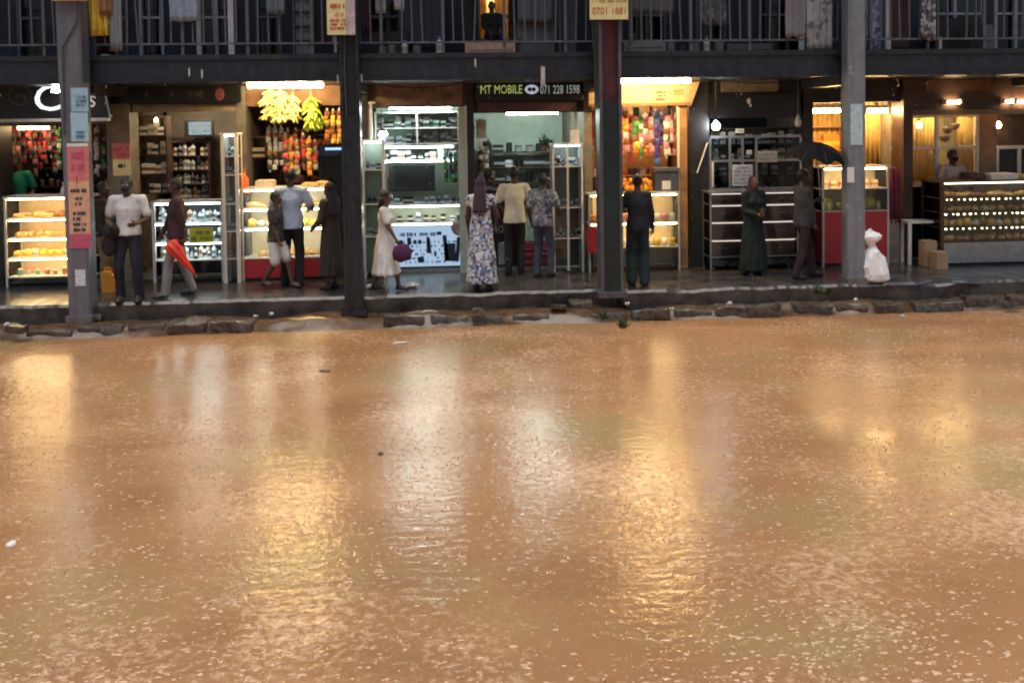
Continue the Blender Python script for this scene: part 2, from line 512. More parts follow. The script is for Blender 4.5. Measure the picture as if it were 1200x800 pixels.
# walkway with a chipped edge
pv = MB()
for xa, xb, ya in ((-16, 2.55, 12.43), (2.55, 18, 12.26)):
    k = int((xb-xa)/0.06)
    for i in range(k):
        pass
    top = []; n_ = 0
    xs = [xa+(xb-xa)*i/k for i in range(k+1)]
    e = [ya+0.022*noise.noise(Vector((x*3, 0, 0)))+0.016*noise.noise(Vector((x*9, 2, 0)))+0.09*max(0, noise.noise(Vector((x*1.3, 5, 0)))-.18) for x in xs]
    vs_ = []; fs = []
    for i, x in enumerate(xs):
        dz = -0.014+0.014*noise.noise(Vector((x*2.5, 9, 0)))+.01*noise.noise(Vector((x*8, 9, 0)))-.08*max(0, noise.noise(Vector((x*1.3, 5, 0)))-.18)
        vs_ += [(x, e[i]+0.02, -0.6), (x, e[i], dz-0.03), (x, e[i]+0.035, dz+0.008), (x, 13.2, 0.0), (x, 14.3, 0.0)]
    for i in range(k):
        for j in range(4):
            a = i*5+j
            fs.append((a, a+5, a+6, a+1))
    pv.add(vs_, fs)
struct(pv, 'pavement', M_wetconc)

# kerb stones, tilted and broken, each its own piece of the kerb
kerb = MB(); kerb.box(-16, 18, 12.12, 12.2, -0.70, -0.44)
kerb_o = struct(kerb, 'kerb', M_mud)


def stone_mesh(lx, ly, lz, seed):
    bm = bmesh.new()
    bmesh.ops.create_cube(bm, size=1)
    bmesh.ops.scale(bm, vec=(lx, ly, lz), verts=bm.verts)
    bmesh.ops.bevel(bm, geom=bm.edges[:], offset=0.025, segments=2, profile=0.6, affect='EDGES')
    bmesh.ops.subdivide_edges(bm, edges=[e for e in bm.edges if e.calc_length() > lx*0.5], cuts=4, use_grid_fill=True)
    bmesh.ops.subdivide_edges(bm, edges=[e for e in bm.edges if e.calc_length() > .09], cuts=1, use_grid_fill=True)
    for v in bm.verts:
        q = v.co*4.0+Vector((seed*3.7, seed, 0))
        v.co += Vector((noise.noise(q)*0.03+noise.noise(q*3)*.012, noise.noise(q+Vector((9, 0, 0)))*0.045+noise.noise(q*3.3)*.015, noise.noise(q+Vector((0, 9, 0)))*0.045+noise.noise(q*2.7)*.015))
    me = bpy.data.meshes.new('kerb_stone'); bm.to_mesh(me); bm.free()
    me.materials.append(M_stone)
    return me


stones = [(-60, 0, 1), (35, 92, 0), (94, 150, 0), (152, 196, 0), (200, 247, 0), (250, 299, 0), (449, 499, 0), (502, 548, 0), (553, 588, 1), (600, 646, 0),
          (690, 735, 0), (738, 786, 0), (788, 833, 0), (836, 914, 0), (927, 975, 0), (978, 1016, 0), (1020, 1056, 0), (1068, 1124, 0), (1128, 1198, 0), (1202, 1270, 0)]
for i, (a, b, low) in enumerate(stones):
    Yk = 12.22 if a < 690 else 12.14
    x0, x1 = at(a, 375, Yk).x, at(b, 375, Yk).x
    dp = (0.30 if a < 690 else 0.24)*rnd.uniform(.8, 1.05)
    o = obj('kerb_stone', stone_mesh(x1-x0-rnd.uniform(0, .05), dp, rnd.uniform(.16, .22), i+1), kerb_o, ((x0+x1)/2, Yk+rnd.uniform(-.05, .03), -0.335-0.05*low+rnd.uniform(-.045, .02)),
            (rnd.uniform(-.16, .10), rnd.uniform(-.06, .06), rnd.uniform(-.12, .12)))
# lumps of rubble and mud on the walkway edge
for i, (px, py, s) in enumerate(((128, 362, .16), (112, 372, .11), (680, 357, .20), (655, 360, .12), (742, 352, .13), (948, 346, .15), (975, 343, .10), (1188, 350, .14), (560, 366, .10), (20, 384, .14))):
    p = on(px, py, -0.2)
    me = stone_mesh(s*1.7, s, s*0.7, 40+i)
    o = obj('rubble_lump', me, None, (p.x, p.y, -0.2)); tag(o, 'lump of wet broken concrete at the edge of the walkway', 'rubble', 'rubble along the kerb')

# ================================================================== BUILDING
SF = 14.2                 # plane of the shop fronts
bld = thing('shop_building', 'two storey row of small shops with a dark balcony slab over the walkway', 'building', (1, 14.5, 0))
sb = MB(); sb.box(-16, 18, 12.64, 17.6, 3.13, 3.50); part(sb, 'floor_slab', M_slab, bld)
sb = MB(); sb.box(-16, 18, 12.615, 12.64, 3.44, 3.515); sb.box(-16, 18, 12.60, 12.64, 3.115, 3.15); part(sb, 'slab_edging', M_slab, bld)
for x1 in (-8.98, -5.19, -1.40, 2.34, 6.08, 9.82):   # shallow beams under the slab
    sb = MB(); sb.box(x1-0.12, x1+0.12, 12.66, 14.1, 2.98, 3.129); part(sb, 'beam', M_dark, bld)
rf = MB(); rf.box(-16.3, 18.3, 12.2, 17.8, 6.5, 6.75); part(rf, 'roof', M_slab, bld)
wl = MB(); wl.box(-16, 18, 17.3, 17.55, 0, 3.13); part(wl, 'rear_wall', M_beige, bld)
fl = MB(); fl.box(-16, 18, 14.28, 17.3, -0.3, 0.02); part(fl, 'shop_floor', M_tile, bld)

XS = lambda px: at(px, 200, SF).x
# piers between the shops (photograph pixels) and the partitions behind them
piers = [(-40, 4, M_dark), (129, 156, M_beige), (280, 291, M_conc), (403, 433, M_dark), (548, 556, M_dark), (684, 693, M_beige), (806, 829, M_dark), (939, 950, M_dark), (1055, 1066, M_dwood), (1262, 1290, M_dark)]
for a, b, m in piers:
    q = MB(); q.box(XS(a), XS(b), 14.1, 14.5, 0, 3.129); part(q, 'pier', m, bld)
    c = (XS(a)+XS(b))/2
    q = MB(); q.box(c-0.04, c+0.04, 14.5, 17.3, 0.02, 3.129); part(q, 'partition_wall', M_beige, bld)
for xa, xb in ((-16, XS(-40)), (XS(1290), 18)):          # closed shops past the ends of the picture
    q = MB(); n_ = 22
    for i in range(n_):
        z = 2.75*i/n_
        q.box(xa, xb, 14.2+0.015*(i % 2), 14.26, z+0.01, z+2.75/n_)
    q.box(xa, xb, 14.15, 14.4, 2.75, 3.129)
    part(q, 'roller_shutter', M_dark, bld)
# each shop: lintel bottom (photo row), back wall depth and paint
bays = [(4, 129, 147, 15.9, mat('oxblood_wall', (0.12, 0.055, 0.045), 0.8, 0.3, 3), M_dark),
        (156, 280, 131, 16.0, M_beige, M_blackboard),
        (291, 403, 124, 15.8, M_brownwall, M_brownwall),
        (433, 548, 126, 16.0, M_mint, mat('brown_board', (0.15, 0.10, 0.085), 0.7, 0.4, 3)),
        (556, 684, 132, 17.0, M_mint, M_dark),
        (693, 806, 122, 15.6, M_wood, M_dark),
        (829, 939, 122, 15.9, M_dark, M_dark),
        (950, 1055, 120, 16.2, M_cream, M_dark),
        (1066, 1262, 128, 16.0, M_cream, M_dwood)]
for a, b, py, Yb, m, ml in bays:
    x0, x1 = XS(a), XS(b)
    z = at((a+b)/2, py, SF).z
    q = MB(); q.box(x0+0.001, x1-0.001, 14.2, 14.34, z, 3.128); part(q, 'lintel', ml, bld)
    q = MB(); q.box(x0-0.02, x1+0.02, Yb, Yb+0.08, 0.02, 3.128); part(q, 'shop_back_wall', m, bld)
# panels of bare plaster above two shops, under the slab
for a, p0, b, p1, m in ((440, 96, 542, 124, mat('pinkish_plaster', (0.24, 0.16, 0.13), 0.8, 0.4, 5)), (845, 92, 912, 108, M_beige), (1085, 92, 1160, 106, M_brownwall), (965, 93, 1000, 103, M_brownwall)):
    x0, x1, z0, z1 = rect(a, p0, b, p1, 14.18); q = MB(); q.box(x0, x1, 14.17, 14.199, z0, z1); part(q, 'plaster_panel', m, bld)
# beige frame strips round openings
for a, p0, b, p1, Y, m in ((155, 122, 283, 131, 14.12, M_beige), (0, 140, 130, 146, 13.95, M_conc), (1066, 128, 1262, 134, 14.14, M_beige), (560, 119, 676, 131, 14.1, mat('maroon_box', (0.07, 0.03, 0.035), 0.5, 0.3, 4))):
    x0, x1, z0, z1 = rect(a, p0, b, p1, Y); q = MB(); q.box(x0, x1, Y, Y+0.075, z0, z1); part(q, 'opening_trim', m, bld)

# ---- upper storey wall with door and window openings (photo pixels at y = 14.4)
UY = 14.4
ZB, ZT = 3.50, 5.6
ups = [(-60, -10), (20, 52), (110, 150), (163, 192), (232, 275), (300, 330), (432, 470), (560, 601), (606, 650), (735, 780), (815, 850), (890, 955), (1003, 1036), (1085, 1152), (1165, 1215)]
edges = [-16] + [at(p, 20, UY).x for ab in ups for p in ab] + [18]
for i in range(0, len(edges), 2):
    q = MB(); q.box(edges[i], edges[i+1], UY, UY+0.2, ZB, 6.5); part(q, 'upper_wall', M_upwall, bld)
M_frame = mat('pale_frame', (0.46, 0.50, 0.57), 0.5, 0.2, 6)
M_dimframe = mat('dull_frame', (0.12, 0.135, 0.165), 0.5, 0.2, 6)
for i, (a, b) in enumerate(ups):
    x0, x1 = at(a, 20, UY).x, at(b, 20, UY).x
    q = MB(); q.box(x0, x1, UY+0.01, UY+0.19, ZT, 6.499); part(q, 'upper_lintel', M_upwall, bld)
    pale = a in (163, 232, 1085, 1165)
    fm = M_frame if pale else M_dimframe
    fr = MB(); t = 0.05 if pale else 0.035
    for xx in (x0, x1-t) + (((x0+x1)/2-t/2,) if b-a > 40 and a != 560 else ()):
        fr.box(xx, xx+t, UY-0.02, UY+0.06, ZB+0.001, ZT-0.001)
    wd = part(fr, 'upper_window', fm, bld)
    rl = MB()
    for zz in (ZB+0.02, ZB+0.75, ZT-0.06):
        rl.box(x0+t, x1-t, UY-0.01, UY+0.05, zz, zz+0.04)
    part(rl, 'rail', fm, wd)
    if a != 560:
        gl = MB(); gl.box(x0+t, x1-t, UY+0.07, UY+0.076, ZB+0.01, ZT-0.01); part(gl, 'pane', M_paneglass, wd)
    bk = MB(); bk.box(x0-0.3, x1+0.3, UY+1.4, UY+1.45, ZB, 6.4)
    part(bk, 'room_back_wall', M_cream if a == 560 else M_upwall, bld)
# a room with a lamp behind a yellow curtain
x0, x1 = at(563, 20, UY).x, at(600, 20, UY).x
lt = thing('tube_light', 'warm lamp lighting the upstairs room behind the yellow curtain', 'lamp', ((x0+x1)/2, UY+0.9, 5.3))
q = MB(); q.tube([(x0, UY+0.9, 5.3), (x1, UY+0.9, 5.3)], 0.03); part(q, 'tube', E_curtain, lt)
q = MB(); q.box(x0, x1, UY+0.86, UY+0.94, 5.33, 5.40); part(q, 'batten', M_white, lt)
M_curt = cloth_translucent('yellow_curtain', (0.75, 0.55, 0.2))


def curtain(px0, px1, Y, z0, z1, m, label, folds=9, amp=0.03):
    xa, xb = at(px0, 150, Y).x, at(px1, 150, Y).x
    q = MB(); k = folds*6
    vs_ = []
    for i in range(k+1):
        x = xa+(xb-xa)*i/k; y = Y+amp*math.sin(i/6*2*math.pi)+amp*.3*math.sin(i*1.7)
        vs_ += [(x, y, z0), (x, y*0.9+Y*0.1, z1)]
    q.add(vs_, [(2*i, 2*i+2, 2*i+3, 2*i+1) for i in range(k)])
    me = q.mesh('curtain', m, ((xa+xb)/2, Y, z0), True)
    o = obj('curtain', me, None, ((xa+xb)/2, Y, z0)); ORG[o.name] = o.location.copy()
    md = o.modifiers.new('thick', 'SOLIDIFY'); md.thickness = 0.006
    return tag(o, label, 'curtain')


curtain(564, 572, UY+0.12, 3.52, 5.5, M_curt, 'yellow curtain at the edge of the lit upstairs doorway', 3)
curtain(583, 598, UY+0.12, 3.52, 5.5, M_curt, 'broad yellow curtain hanging in the lit upstairs doorway', 4)

# ---- balcony railings, one run between each pair of columns
colx = [-8.98, -5.19, -1.40, 2.34, 6.08, 9.82]
whichrun = ['left of the blue-postered column', 'between the blue-postered column and the navy column', 'between the navy column and the red-webbed column', 'between the red-webbed column and the peeling column', 'right of the peeling grey column']
RY = 12.74
bar = MB(); bar.box(-0.011, 0.011, -0.011, 0.011, 0, 0.98); bar_me = bar.mesh('baluster', M_rail)
pst = MB(); pst.box(-0.022, 0.022, -0.022, 0.022, 0, 1.2); pst_me = pst.mesh('post', M_rail)
for i in range(5):
    xa, xb = colx[i]+0.12, colx[i+1]-0.12
    t = thing('balcony_railing', 'steel bar balcony railing '+whichrun[i], 'railing', ((xa+xb)/2, RY, 3.5), 'balcony railings')
    for z in (3.665, 4.62):
        q = MB(); q.box(xa, xb, RY-0.014, RY+0.014, z, z+0.028); part(q, 'rail', M_rail, t)
    n_ = int((xb-xa)/0.152)
    for k in range(n_+1):
        x = xa+(xb-xa)*k/n_
        if k % 6 == 2:
            obj('post', pst_me, t, (x-(xa+xb)/2, 0.03, 0))
        elif rnd.random() < 0.93:
            obj('baluster', bar_me, t, (x-(xa+xb)/2, 0, 0.17), (rnd.gauss(0, .015), rnd.gauss(0, .022), 0))

# ---- columns
def column_square(px, label, wd, mat_sh, z0, lean=0.0, wtop=None):
    X = at(px, 200, 12.45).x
    t = thing('column', label, 'column', (X, 12.45, z0))
    q = MB(); h = wd/2; ht = (wtop or wd)/2; rings = []
    b = 0.025
    for z in [z0+(6.5-z0)*k/14 for k in range(15)]:
        a = h+(ht-h)*min(1, max(0, (z-2.9)/0.3)); lx = X-lean*max(0, z)/3.6
        rings.append([(lx+sx*(a-cx), 12.45+sy*(h-cy), z) for sx, sy, cx, cy in ((-1, -1, 0, b), (-1, -1, b, 0), (1, -1, b, 0), (1, -1, 0, b), (1, 1, 0, b), (1, 1, b, 0), (-1, 1, b, 0), (-1, 1, 0, b))])
    q.loft(rings); part(q, 'shaft', mat_sh, t)
    q = MB(); q.box(X-h-.03, X+h+.03, 12.45-h-.03, 12.45+h+.03, z0-0.1, z0+0.10); part(q, 'plinth', M_conc, t)
    return t, X


def column_steel(px, label, wd, m_fl, m_web, z0):
    X = at(px, 200, 12.45).x
    t = thing('column', label, 'column', (X, 12.45, z0))
    h = wd/2
    for s in (-1, 1):
        q = MB(); q.box(X+s*h, X+s*(h-0.045), 12.45-h, 12.45+h, z0, 6.5); part(q, 'flange', m_fl, t)
    q = MB(); q.box(X-h+.045, X+h-.045, 12.45-0.05, 12.45+0.05, z0, 6.5); part(q, 'web', m_web, t)
    q = MB(); q.box(X-h-.05, X+h+.05, 12.45-h-.05, 12.45+h+.05, z0-0.05, z0+0.03); part(q, 'base_plate', m_fl, t)
    return t, X


M_col1 = peel_mat('grey_column_paint', (0.115, 0.118, 0.14), (0.34, 0.33, 0.33), 7, 0.66)
M_col4 = peel_mat('flaking_column_paint', (0.15, 0.165, 0.19), (0.42, 0.47, 0.52), 5, 0.63)
c1, X1 = column_square(93, 'light grey concrete column with blue and pink posters', 0.30, M_col1, -0.25, 0.03, 0.33)
c2, X2 = column_steel(413, 'dark navy steel column with a paper sign near its top', 0.27, M_navy, M_dark, -0.22)
c3, X3 = column_steel(714, 'steel column with red web and dark green foot below a yellow sign', 0.33, mat('grey_flange', (0.085, 0.085, 0.095), 0.5, 0.3, 5), mat('red_web', (0.10, 0.022, 0.03), 0.5, 0.3, 4), -0.05)
c4, X4 = column_square(1000, 'pale grey concrete column with flaking paint beside the white sack', 0.265, M_col4, -0.02, 0.0)
# boxed-in lower parts of the two steel columns
z = at(714, 120, 12.3).z
q = MB(); q.box(X3-.15, X3+.15, 12.305, 12.595, -0.05, z); part(q, 'lower_casing', mat('bottle_green_paint', (0.012, 0.024, 0.022), 0.4, 0.35, 4), c3)
z = at(413, 135, 12.3).z
q = MB(); q.box(X2-.12, X2+.12, 12.325, 12.575, -0.22, z); part(q, 'lower_casing', M_navy, c2)


def poster(px0, py0, px1, py1, Y, m, label, name='poster', cat='poster', strips=(), prints=(), th=0.006):
    x0, x1, z0, z1 = rect(px0, py0, px1, py1, Y)
    t = thing(name, label, cat, ((x0+x1)/2, Y, z0))
    q = MB(); q.box(x0, x1, Y, Y+th, z0, z1); part(q, 'sheet', m, t)
    H = z1-z0; W = x1-x0
    for f0, f1, mm in strips:
        q = MB(); q.box(x0+0.004, x1-0.004, Y-0.003, Y-0.0005, z1-H*f1, z1-H*f0); part(q, 'colour_band', mm, t)
    for u0, u1, f0, f1, rows, mm in prints:
        print_part(x0+W*u0, x0+W*u1, z1-H*f1, z1-H*f0, Y-0.004, rows, mm, t)
    return t


CF = 12.45-0.15-0.008    # just in front of the grey columns
M_pink = mat('pink_poster', (0.66, 0.20, 0.20), 0.75, 0.15, 14)
M_peach = mat('peach_poster', (0.72, 0.42, 0.26), 0.75, 0.15, 14)
M_lblue = mat('pale_blue_poster', (0.34, 0.55, 0.68), 0.75, 0.15, 12)
M_magenta = mat('magenta_ink', (0.55, 0.10, 0.18), 0.75, 0.15, 14)
poster(83, 103, 103, 131, CF, M_lblue, 'upper pale blue notice on the grey column, dark scrawl on it', prints=((.3, .9, .3, .8, 3, mat('blue_ink', (.10, .2, .32), .8)),))
poster(83, 132, 103, 166, CF, mat('pale_blue_poster_b', (0.38, 0.60, 0.72), 0.75, 0.12, 12), 'lower pale blue notice on the grey column, just over the pink poster', prints=((.3, .8, .6, .9, 2, mat('blue_ink', (.10, .2, .32), .8)),))
poster(80, 168, 105, 291, CF, M_pink, 'tall pink and yellow poster pasted on the grey column', strips=((0, .03, M_paper), (.36, .86, M_peach), (.87, 1, M_magenta)),
       prints=((.2, .8, .06, .28, 2, M_magenta), (.4, .62, .30, .40, 1, M_inkred), (.12, .9, .42, .48, 1, M_ink), (.32, .65, .50, .60, 2, M_ink), (.2, .8, .64, .85, 4, M_ink)))
poster(88, 316, 100, 335, CF, mat('torn_paper', (0.6, 0.66, 0.7), .8, .3, 20), 'small torn scrap of white paper low on the grey column', 'paper_scrap', 'paper')
poster(997, 122, 1011, 170, 12.45-0.1325-0.008, mat('pale_blue_paper_c', (0.48, 0.62, 0.70), .8, .25, 16), 'faded blue and white notice on the flaking grey column')
poster(993, 196, 1001, 214, 12.45-0.1325-0.008, M_paper, 'scrap of torn white paper at eye height on the flaking column', 'paper_scrap', 'paper')
poster(132, 168, 153, 206, 14.09, M_yel, 'pink and yellow notice on the pier beside the cake shop', strips=((0, .5, M_pink),), prints=((.1, .9, .1, .45, 2, M_magenta), (.3, .7, .6, .8, 1, M_ink)))
# signs tied to the columns at balcony height
t = poster(383, -12, 405, 41, 12.2, M_yel, 'cream sign board with red print fixed to the navy column', 'sign_board', 'sign', prints=((.18, .95, .28, .45, 1, M_inkred), (.3, .9, .48, .62, 1, mat('salmon_ink', (.7, .3, .2), .8)), (.15, .98, .64, .9, 3, M_inkred)), th=0.02)
x0, x1, z0, z1 = rect(405, 0, 416, 41, 12.22)
q = MB(); q.box(x0, x1, 12.221, 12.24, z0, z1+.3); part(q, 'side_board', mat('pinkish_board', (.5, .42, .44), .7, .2, 9), t)
q = MB(); xr = at(393, 45, 12.23).x; q.box(xr-.02, xr+.02, 12.222, 12.24, at(393, 62, 12.23).z, z0); part(q, 'hanger', M_rail, t)
q = MB(); q.box(x0-.1, x0+.1, 12.241, 12.30, z0+.25, z0+.30); part(q, 'bracket', M_rail, t)
t = poster(691, -20, 736, 23, 12.2, M_yel, 'yellow sign board with red digits on the red-webbed column', 'sign_board', 'sign', prints=((.06, .96, .40, .56, 1, mat('ochre_ink', (.45, .3, .1), .8)),), th=0.02)
x0, x1, z0, z1 = rect(694, 9, 733, 17, 12.2)
text_part('0701 1881', x0, x1, z0, z1, 12.199, M_inkred, t, thick=0.004)
q = MB(); q.box(X3-.1, X3+.1, 12.221, 12.285, z0+.02, z0+.07); part(q, 'bracket', M_rail, t)
x0, x1, z0, z1 = rect(60, -10, 102, 1, 12.2)
t = thing('sign_board', 'orange edged board on the grey column at the very top', 'sign', ((x0+x1)/2, 12.2, z0))
q = MB(); q.box(x0, x1, 12.2, 12.22, z0, z1+.3); part(q, 'board', mat('orange_board', (.6, .3, .06), .6, .2, 6), t)
q = MB(); q.box(X1-.1, X1+.1, 12.221, 12.285, z0+.02, z0+.07); part(q, 'bracket', M_rail, t)

# ================================================================== SHOP FITTINGS
def tube_light(px0, px1, py, Y, em, label, r=0.022, batten=True):
    a, b = at(px0, py, Y), at(px1, py, Y)
    z = (a.z+b.z)/2
    t = thing('tube_light', label, 'lamp', ((a.x+b.x)/2, Y, z))
    q = MB(); q.tube([(a.x, Y, z), (b.x, Y, z)], r, 10); part(q, 'tube', em, t, True)
    for x in (a.x, b.x):
        q = MB(); q.box(x-.02, x+.02, Y-.03, Y+.05, z-.03, z+.05); part(q, 'end_holder', M_white, t)
    if batten:
        q = MB(); q.box(a.x-.02, b.x+.02, Y-.03, Y+.05, z+.05, z+.10); part(q, 'batten', M_white, t)
        q = MB(); q.box((a.x+b.x)/2-.02, (a.x+b.x)/2+.02, Y, Y+.03, z+.10, max(z+.12, 3.128)); part(q, 'hanger', M_alu, t)
    return t


def bulb(px, py, Y, r, em, label, zc=3.12):
    p = at(px, py, Y)
    t = thing('light_bulb', label, 'lamp', (p.x, Y, p.z))
    q = MB(); q.lathe((p.x, Y, p.z), [(.01, -r), (r*.6, -r*.85), (r, -r*.1), (r*.85, r*.5), (r*.4, r*1.1), (.012, r*1.3)], 14); part(q, 'globe', em, t, True)
    q = MB(); q.lathe((p.x, Y, p.z), [(.018, r*1.3), (.02, r*2.2), (.008, r*2.4)], 10); part(q, 'holder', M_black, t)
    q = MB(); q.tube([(p.x, Y, p.z+r*2.3), (p.x, Y, zc)], 0.005, 5); part(q, 'cord', M_black, t)
    return t


def case(name, label, px0, px1, Y, depth, shelf_py, base_py=None, fm=M_white, base_m=None, back_m=M_offwhite, lit=None, z_floor=0.0, post=0.028, cat='display case', glass=True, shelf_m=None, mids=0, toplit=True, shelf_light=True):
    """glazed counter; shelf_py: photo rows of the top and of each shelf, downwards"""
    pm = (px0+px1)/2
    x0, x1 = at(px0, 270, Y).x, at(px1, 270, Y).x
    zs = [at(pm, py, Y).z for py in shelf_py]
    y0, y1 = Y, Y+depth
    t = thing(name, label, cat, ((x0+x1)/2, Y+depth/2, z_floor))
    for xx in (x0, x1-post):
        for yy in (y0, y1-post):
            q = MB(); q.box(xx, xx+post, yy, yy+post, z_floor, zs[0]); part(q, 'post', fm, t)
    for k in range(mids):
        xx = x0+(x1-x0)*(k+1)/(mids+1); q = MB(); q.box(xx-post/2, xx+post/2, y0, y0+post, z_floor+.02, zs[0]); part(q, 'post', fm, t)
    q = MB(); q.box(x0-.01, x1+.01, y0-.01, y1+.01, zs[0], zs[0]+.03); part(q, 'top_board', fm, t)
    zb = z_floor+.06
    if base_py:
        zb = at(pm, base_py, Y).z
        q = MB(); q.box(x0+.003, x1-.003, y0+.006, y1-.006, z_floor+.05, zb); part(q, 'base_panel', base_m or fm, t)
        q = MB(); q.box(x0+.05, x1-.05, y0+.05, y1-.05, z_floor, z_floor+.05); part(q, 'toe_kick', M_black, t)
    levels = [z for z in zs[1:]] if not base_py else [z for z in zs[1:]]+[zb]
    for z in levels:
        q = MB(); q.box(x0+.004, x1-.004, y0+.004, y1-.01, z, z+.018); s = part(q, 'shelf', shelf_m or fm, t)
    if lit:
        for z in (zs if toplit else zs[1:])[:len(levels)] if shelf_light else zs[:1]:
            q = MB(); q.box(x0+.05, x1-.05, y0+.035, y0+.06, z-.022, z-.004); part(q, 'light_strip', lit, t)
    q = MB(); q.box(x0+post, x1-post, y1-.012, y1-.004, zb, zs[0]); part(q, 'back_panel', back_m, t)
    if glass:
        q = MB(); q.box(x0+post, x1-post, y0+.008, y0+.013, zb, zs[0]-.002); part(q, 'glass_panel', M_glass, t)
        for xx in (x0+.008, x1-.013):
            q = MB(); q.box(xx, xx+.005, y0+post, y1-post, zb, zs[0]-.002); part(q, 'glass_panel', M_glass, t)
    return dict(t=t, x0=x0+post, x1=x1-post, y=(y0+y1)/2, y0=y0, y1=y1, z=[z+.0185 for z in levels], top=zs[0]+.03)


# ---- small goods, meshes shared between look-alikes
def CN(m):
    s = m.name
    for a_, b_ in (('pack_', ''), ('cream_icing', 'cream'), ('_plastic', ''), ('aged_', ''), ('cream_paint', 'cream'), ('cloth_pot_', ''), ('_paint', '')):
        s = s.replace(a_, b_)
    return s.replace('_', ' ')


def bun_mesh(name, m, rx, ry, rz, seed):
    q = MB(); q.ball((0, 0, rz*.8), (rx, ry, rz), 10, 7)
    for v in q.v:
        v += Vector((noise.noise(v*18+Vector((seed, 0, 0))), noise.noise(v*18+Vector((0, seed, 0))), 0))*rx*.12
        v.z = max(0.0, v.z)
    return q.mesh(name, m, smooth=True)


def loaf_mesh(name, m, lx, ly, lz):
    q = MB(); rings = []
    for i in range(7):
        f = i/6; s = 0.82+0.18*math.sin(math.pi*f)
        x = -lx/2+lx*f
        rings.append([(x, ly/2*s*c, lz*s*h) for c, h in ((-1, 0), (-1.05, .55), (-.75, .93), (0, 1.05), (.75, .93), (1.05, .55), (1, 0))])
    q.loft(rings)
    return q.mesh(name, m, smooth=True)


def bottle_mesh(name, m, mc, ml, r, h):
    q = MB(); q.lathe((0, 0, 0), [(r*.9, 0), (r, .01), (r, h*.25)], 10)
    q.mi = 2; q.lathe((0, 0, 0), [(r*1.01, h*.25), (r*1.01, h*.55)], 10)
    q.mi = 0; q.lathe((0, 0, 0), [(r, h*.55), (r*.95, h*.68), (r*.4, h*.82), (r*.38, h*.88)], 10)
    q.mi = 1; q.lathe((0, 0, 0), [(r*.45, h*.88), (r*.45, h)], 10)
    me = q.mesh(name, [m, mc, ml], smooth=False); me['d'] = '%s capped %s' % (CN(mc), CN(m)); return me


def carton_mesh(name, m, mb_, w_, d_, h_):
    q = MB(); q.box(-w_/2, w_/2, -d_/2, d_/2, 0, h_)
    q.mi = 1; q.box(-w_/2-.001, w_/2+.001, -d_/2-.002, d_/2+.001, h_*.3, h_*.62)
    q.mi = 0; q.box(-w_*.42, w_*.42, -d_*.05, d_*.05, h_, h_+.004)
    me = q.mesh(name, [m, mb_]); me['d'] = '%s banded %s' % (CN(mb_), CN(m)); return me


def jar_mesh(name, m, mc, r, h):
    q = MB(); q.lathe((0, 0, 0), [(r*.9, 0), (r, .012), (r, h*.75), (r*.85, h*.83)], 12)
    q.mi = 1; q.lathe((0, 0, 0), [(r*.92, h*.83), (r*.92, h*.98), (r*.85, h)], 12)
    me = q.mesh(name, [m, mc]); me['d'] = '%s lidded %s' % (CN(mc), CN(m)); return me


def row(name, meshes, x0, x1, y, z, n, label, cat, group, jy=.03, jx=.022, rz=.5):
    for i in range(n):
        if rnd.random() < .07:
            continue
        x = x0+(x1-x0)*(i+.5)/n+rnd.uniform(-jx, jx)
        me = rnd.choice(meshes); d = me.get('d')
        lab, gp = label, group
        if d:
            wd = label.split(); k_ = next(j for j, s_ in enumerate(wd) if s_ in ('bottle', 'carton', 'box', 'jar', 'pot', 'boxed', 'radio'))
            kind = me.name.split('.')[0] if name in ('pot', 'radio') else wd[k_]
            lab = ' '.join([d, kind]+wd[k_+1:]); gp = group+', '+d
        o = obj(kind if d and name in ('pot', 'radio') else name, me, None, (x, y+rnd.uniform(-jy, jy), z), (0, 0, rnd.uniform(-rz, rz)))
        sc_ = rnd.uniform(.82, 1.14); o.scale = (sc_, sc_, sc_*rnd.uniform(.9, 1.12))
        tag(o, lab, kind if d and name in ('pot', 'radio') else cat, gp)


M_crust = mat('golden_crust', (0.55, 0.27, 0.07), 0.55, 0.35, 22, bump=.3, col2=(0.7, 0.42, 0.14))
M_pale = mat('pale_dough', (0.72, 0.52, 0.22), 0.6, 0.2, 22)
M_choc = mat('brown_crust', (0.30, 0.11, 0.04), 0.5, 0.3, 22)
M_sponge = mat('yellow_sponge', (0.80, 0.55, 0.12), 0.6, 0.2, 22)
M_icing = mat('cream_icing', (0.8, 0.72, 0.6), 0.5, 0.1, 22)
M_pinkish = mat('pink_icing', (0.7, 0.25, 0.28), 0.5, 0.2, 22)
BUNS = [bun_mesh('bun', M_crust, .06, .055, .045, 1), bun_mesh('bun', M_crust, .055, .06, .05, 5), bun_mesh('bun', M_pale, .058, .055, .042, 9)]
ROLLS = [loaf_mesh('bread_roll', M_crust, .17, .08, .07), loaf_mesh('bread_roll', M_choc, .16, .08, .065), loaf_mesh('bread_roll', M_pale, .17, .075, .07)]
SLICES = [loaf_mesh('cake_slice', M_sponge, .12, .09, .09), loaf_mesh('cake_slice', M_sponge, .1, .09, .11), loaf_mesh('cake_slice', M_icing, .11, .09, .09)]
wp = [mat('pack_white', (.72, .73, .74), .4, .08), mat('pack_teal', (.05, .25, .25), .4, .15), mat('pack_red', (.55, .05, .05), .35, .15), mat('pack_orange', (.72, .26, .04), .35, .15), mat('pack_yellow', (.75, .55, .08), .35, .15),
      mat('pack_purple', (.09, .06, .28), .35, .2), mat('pack_green', (.06, .25, .07), .35, .2), mat('pack_blue', (.07, .16, .42), .35, .2), mat('pack_pink', (.62, .28, .36), .35, .15), mat('pack_brown', (.22, .10, .05), .4, .2), mat('pack_black', (.02, .02, .025), .35, .2), mat('pack_grey', (.3, .31, .32), .4, .15)]
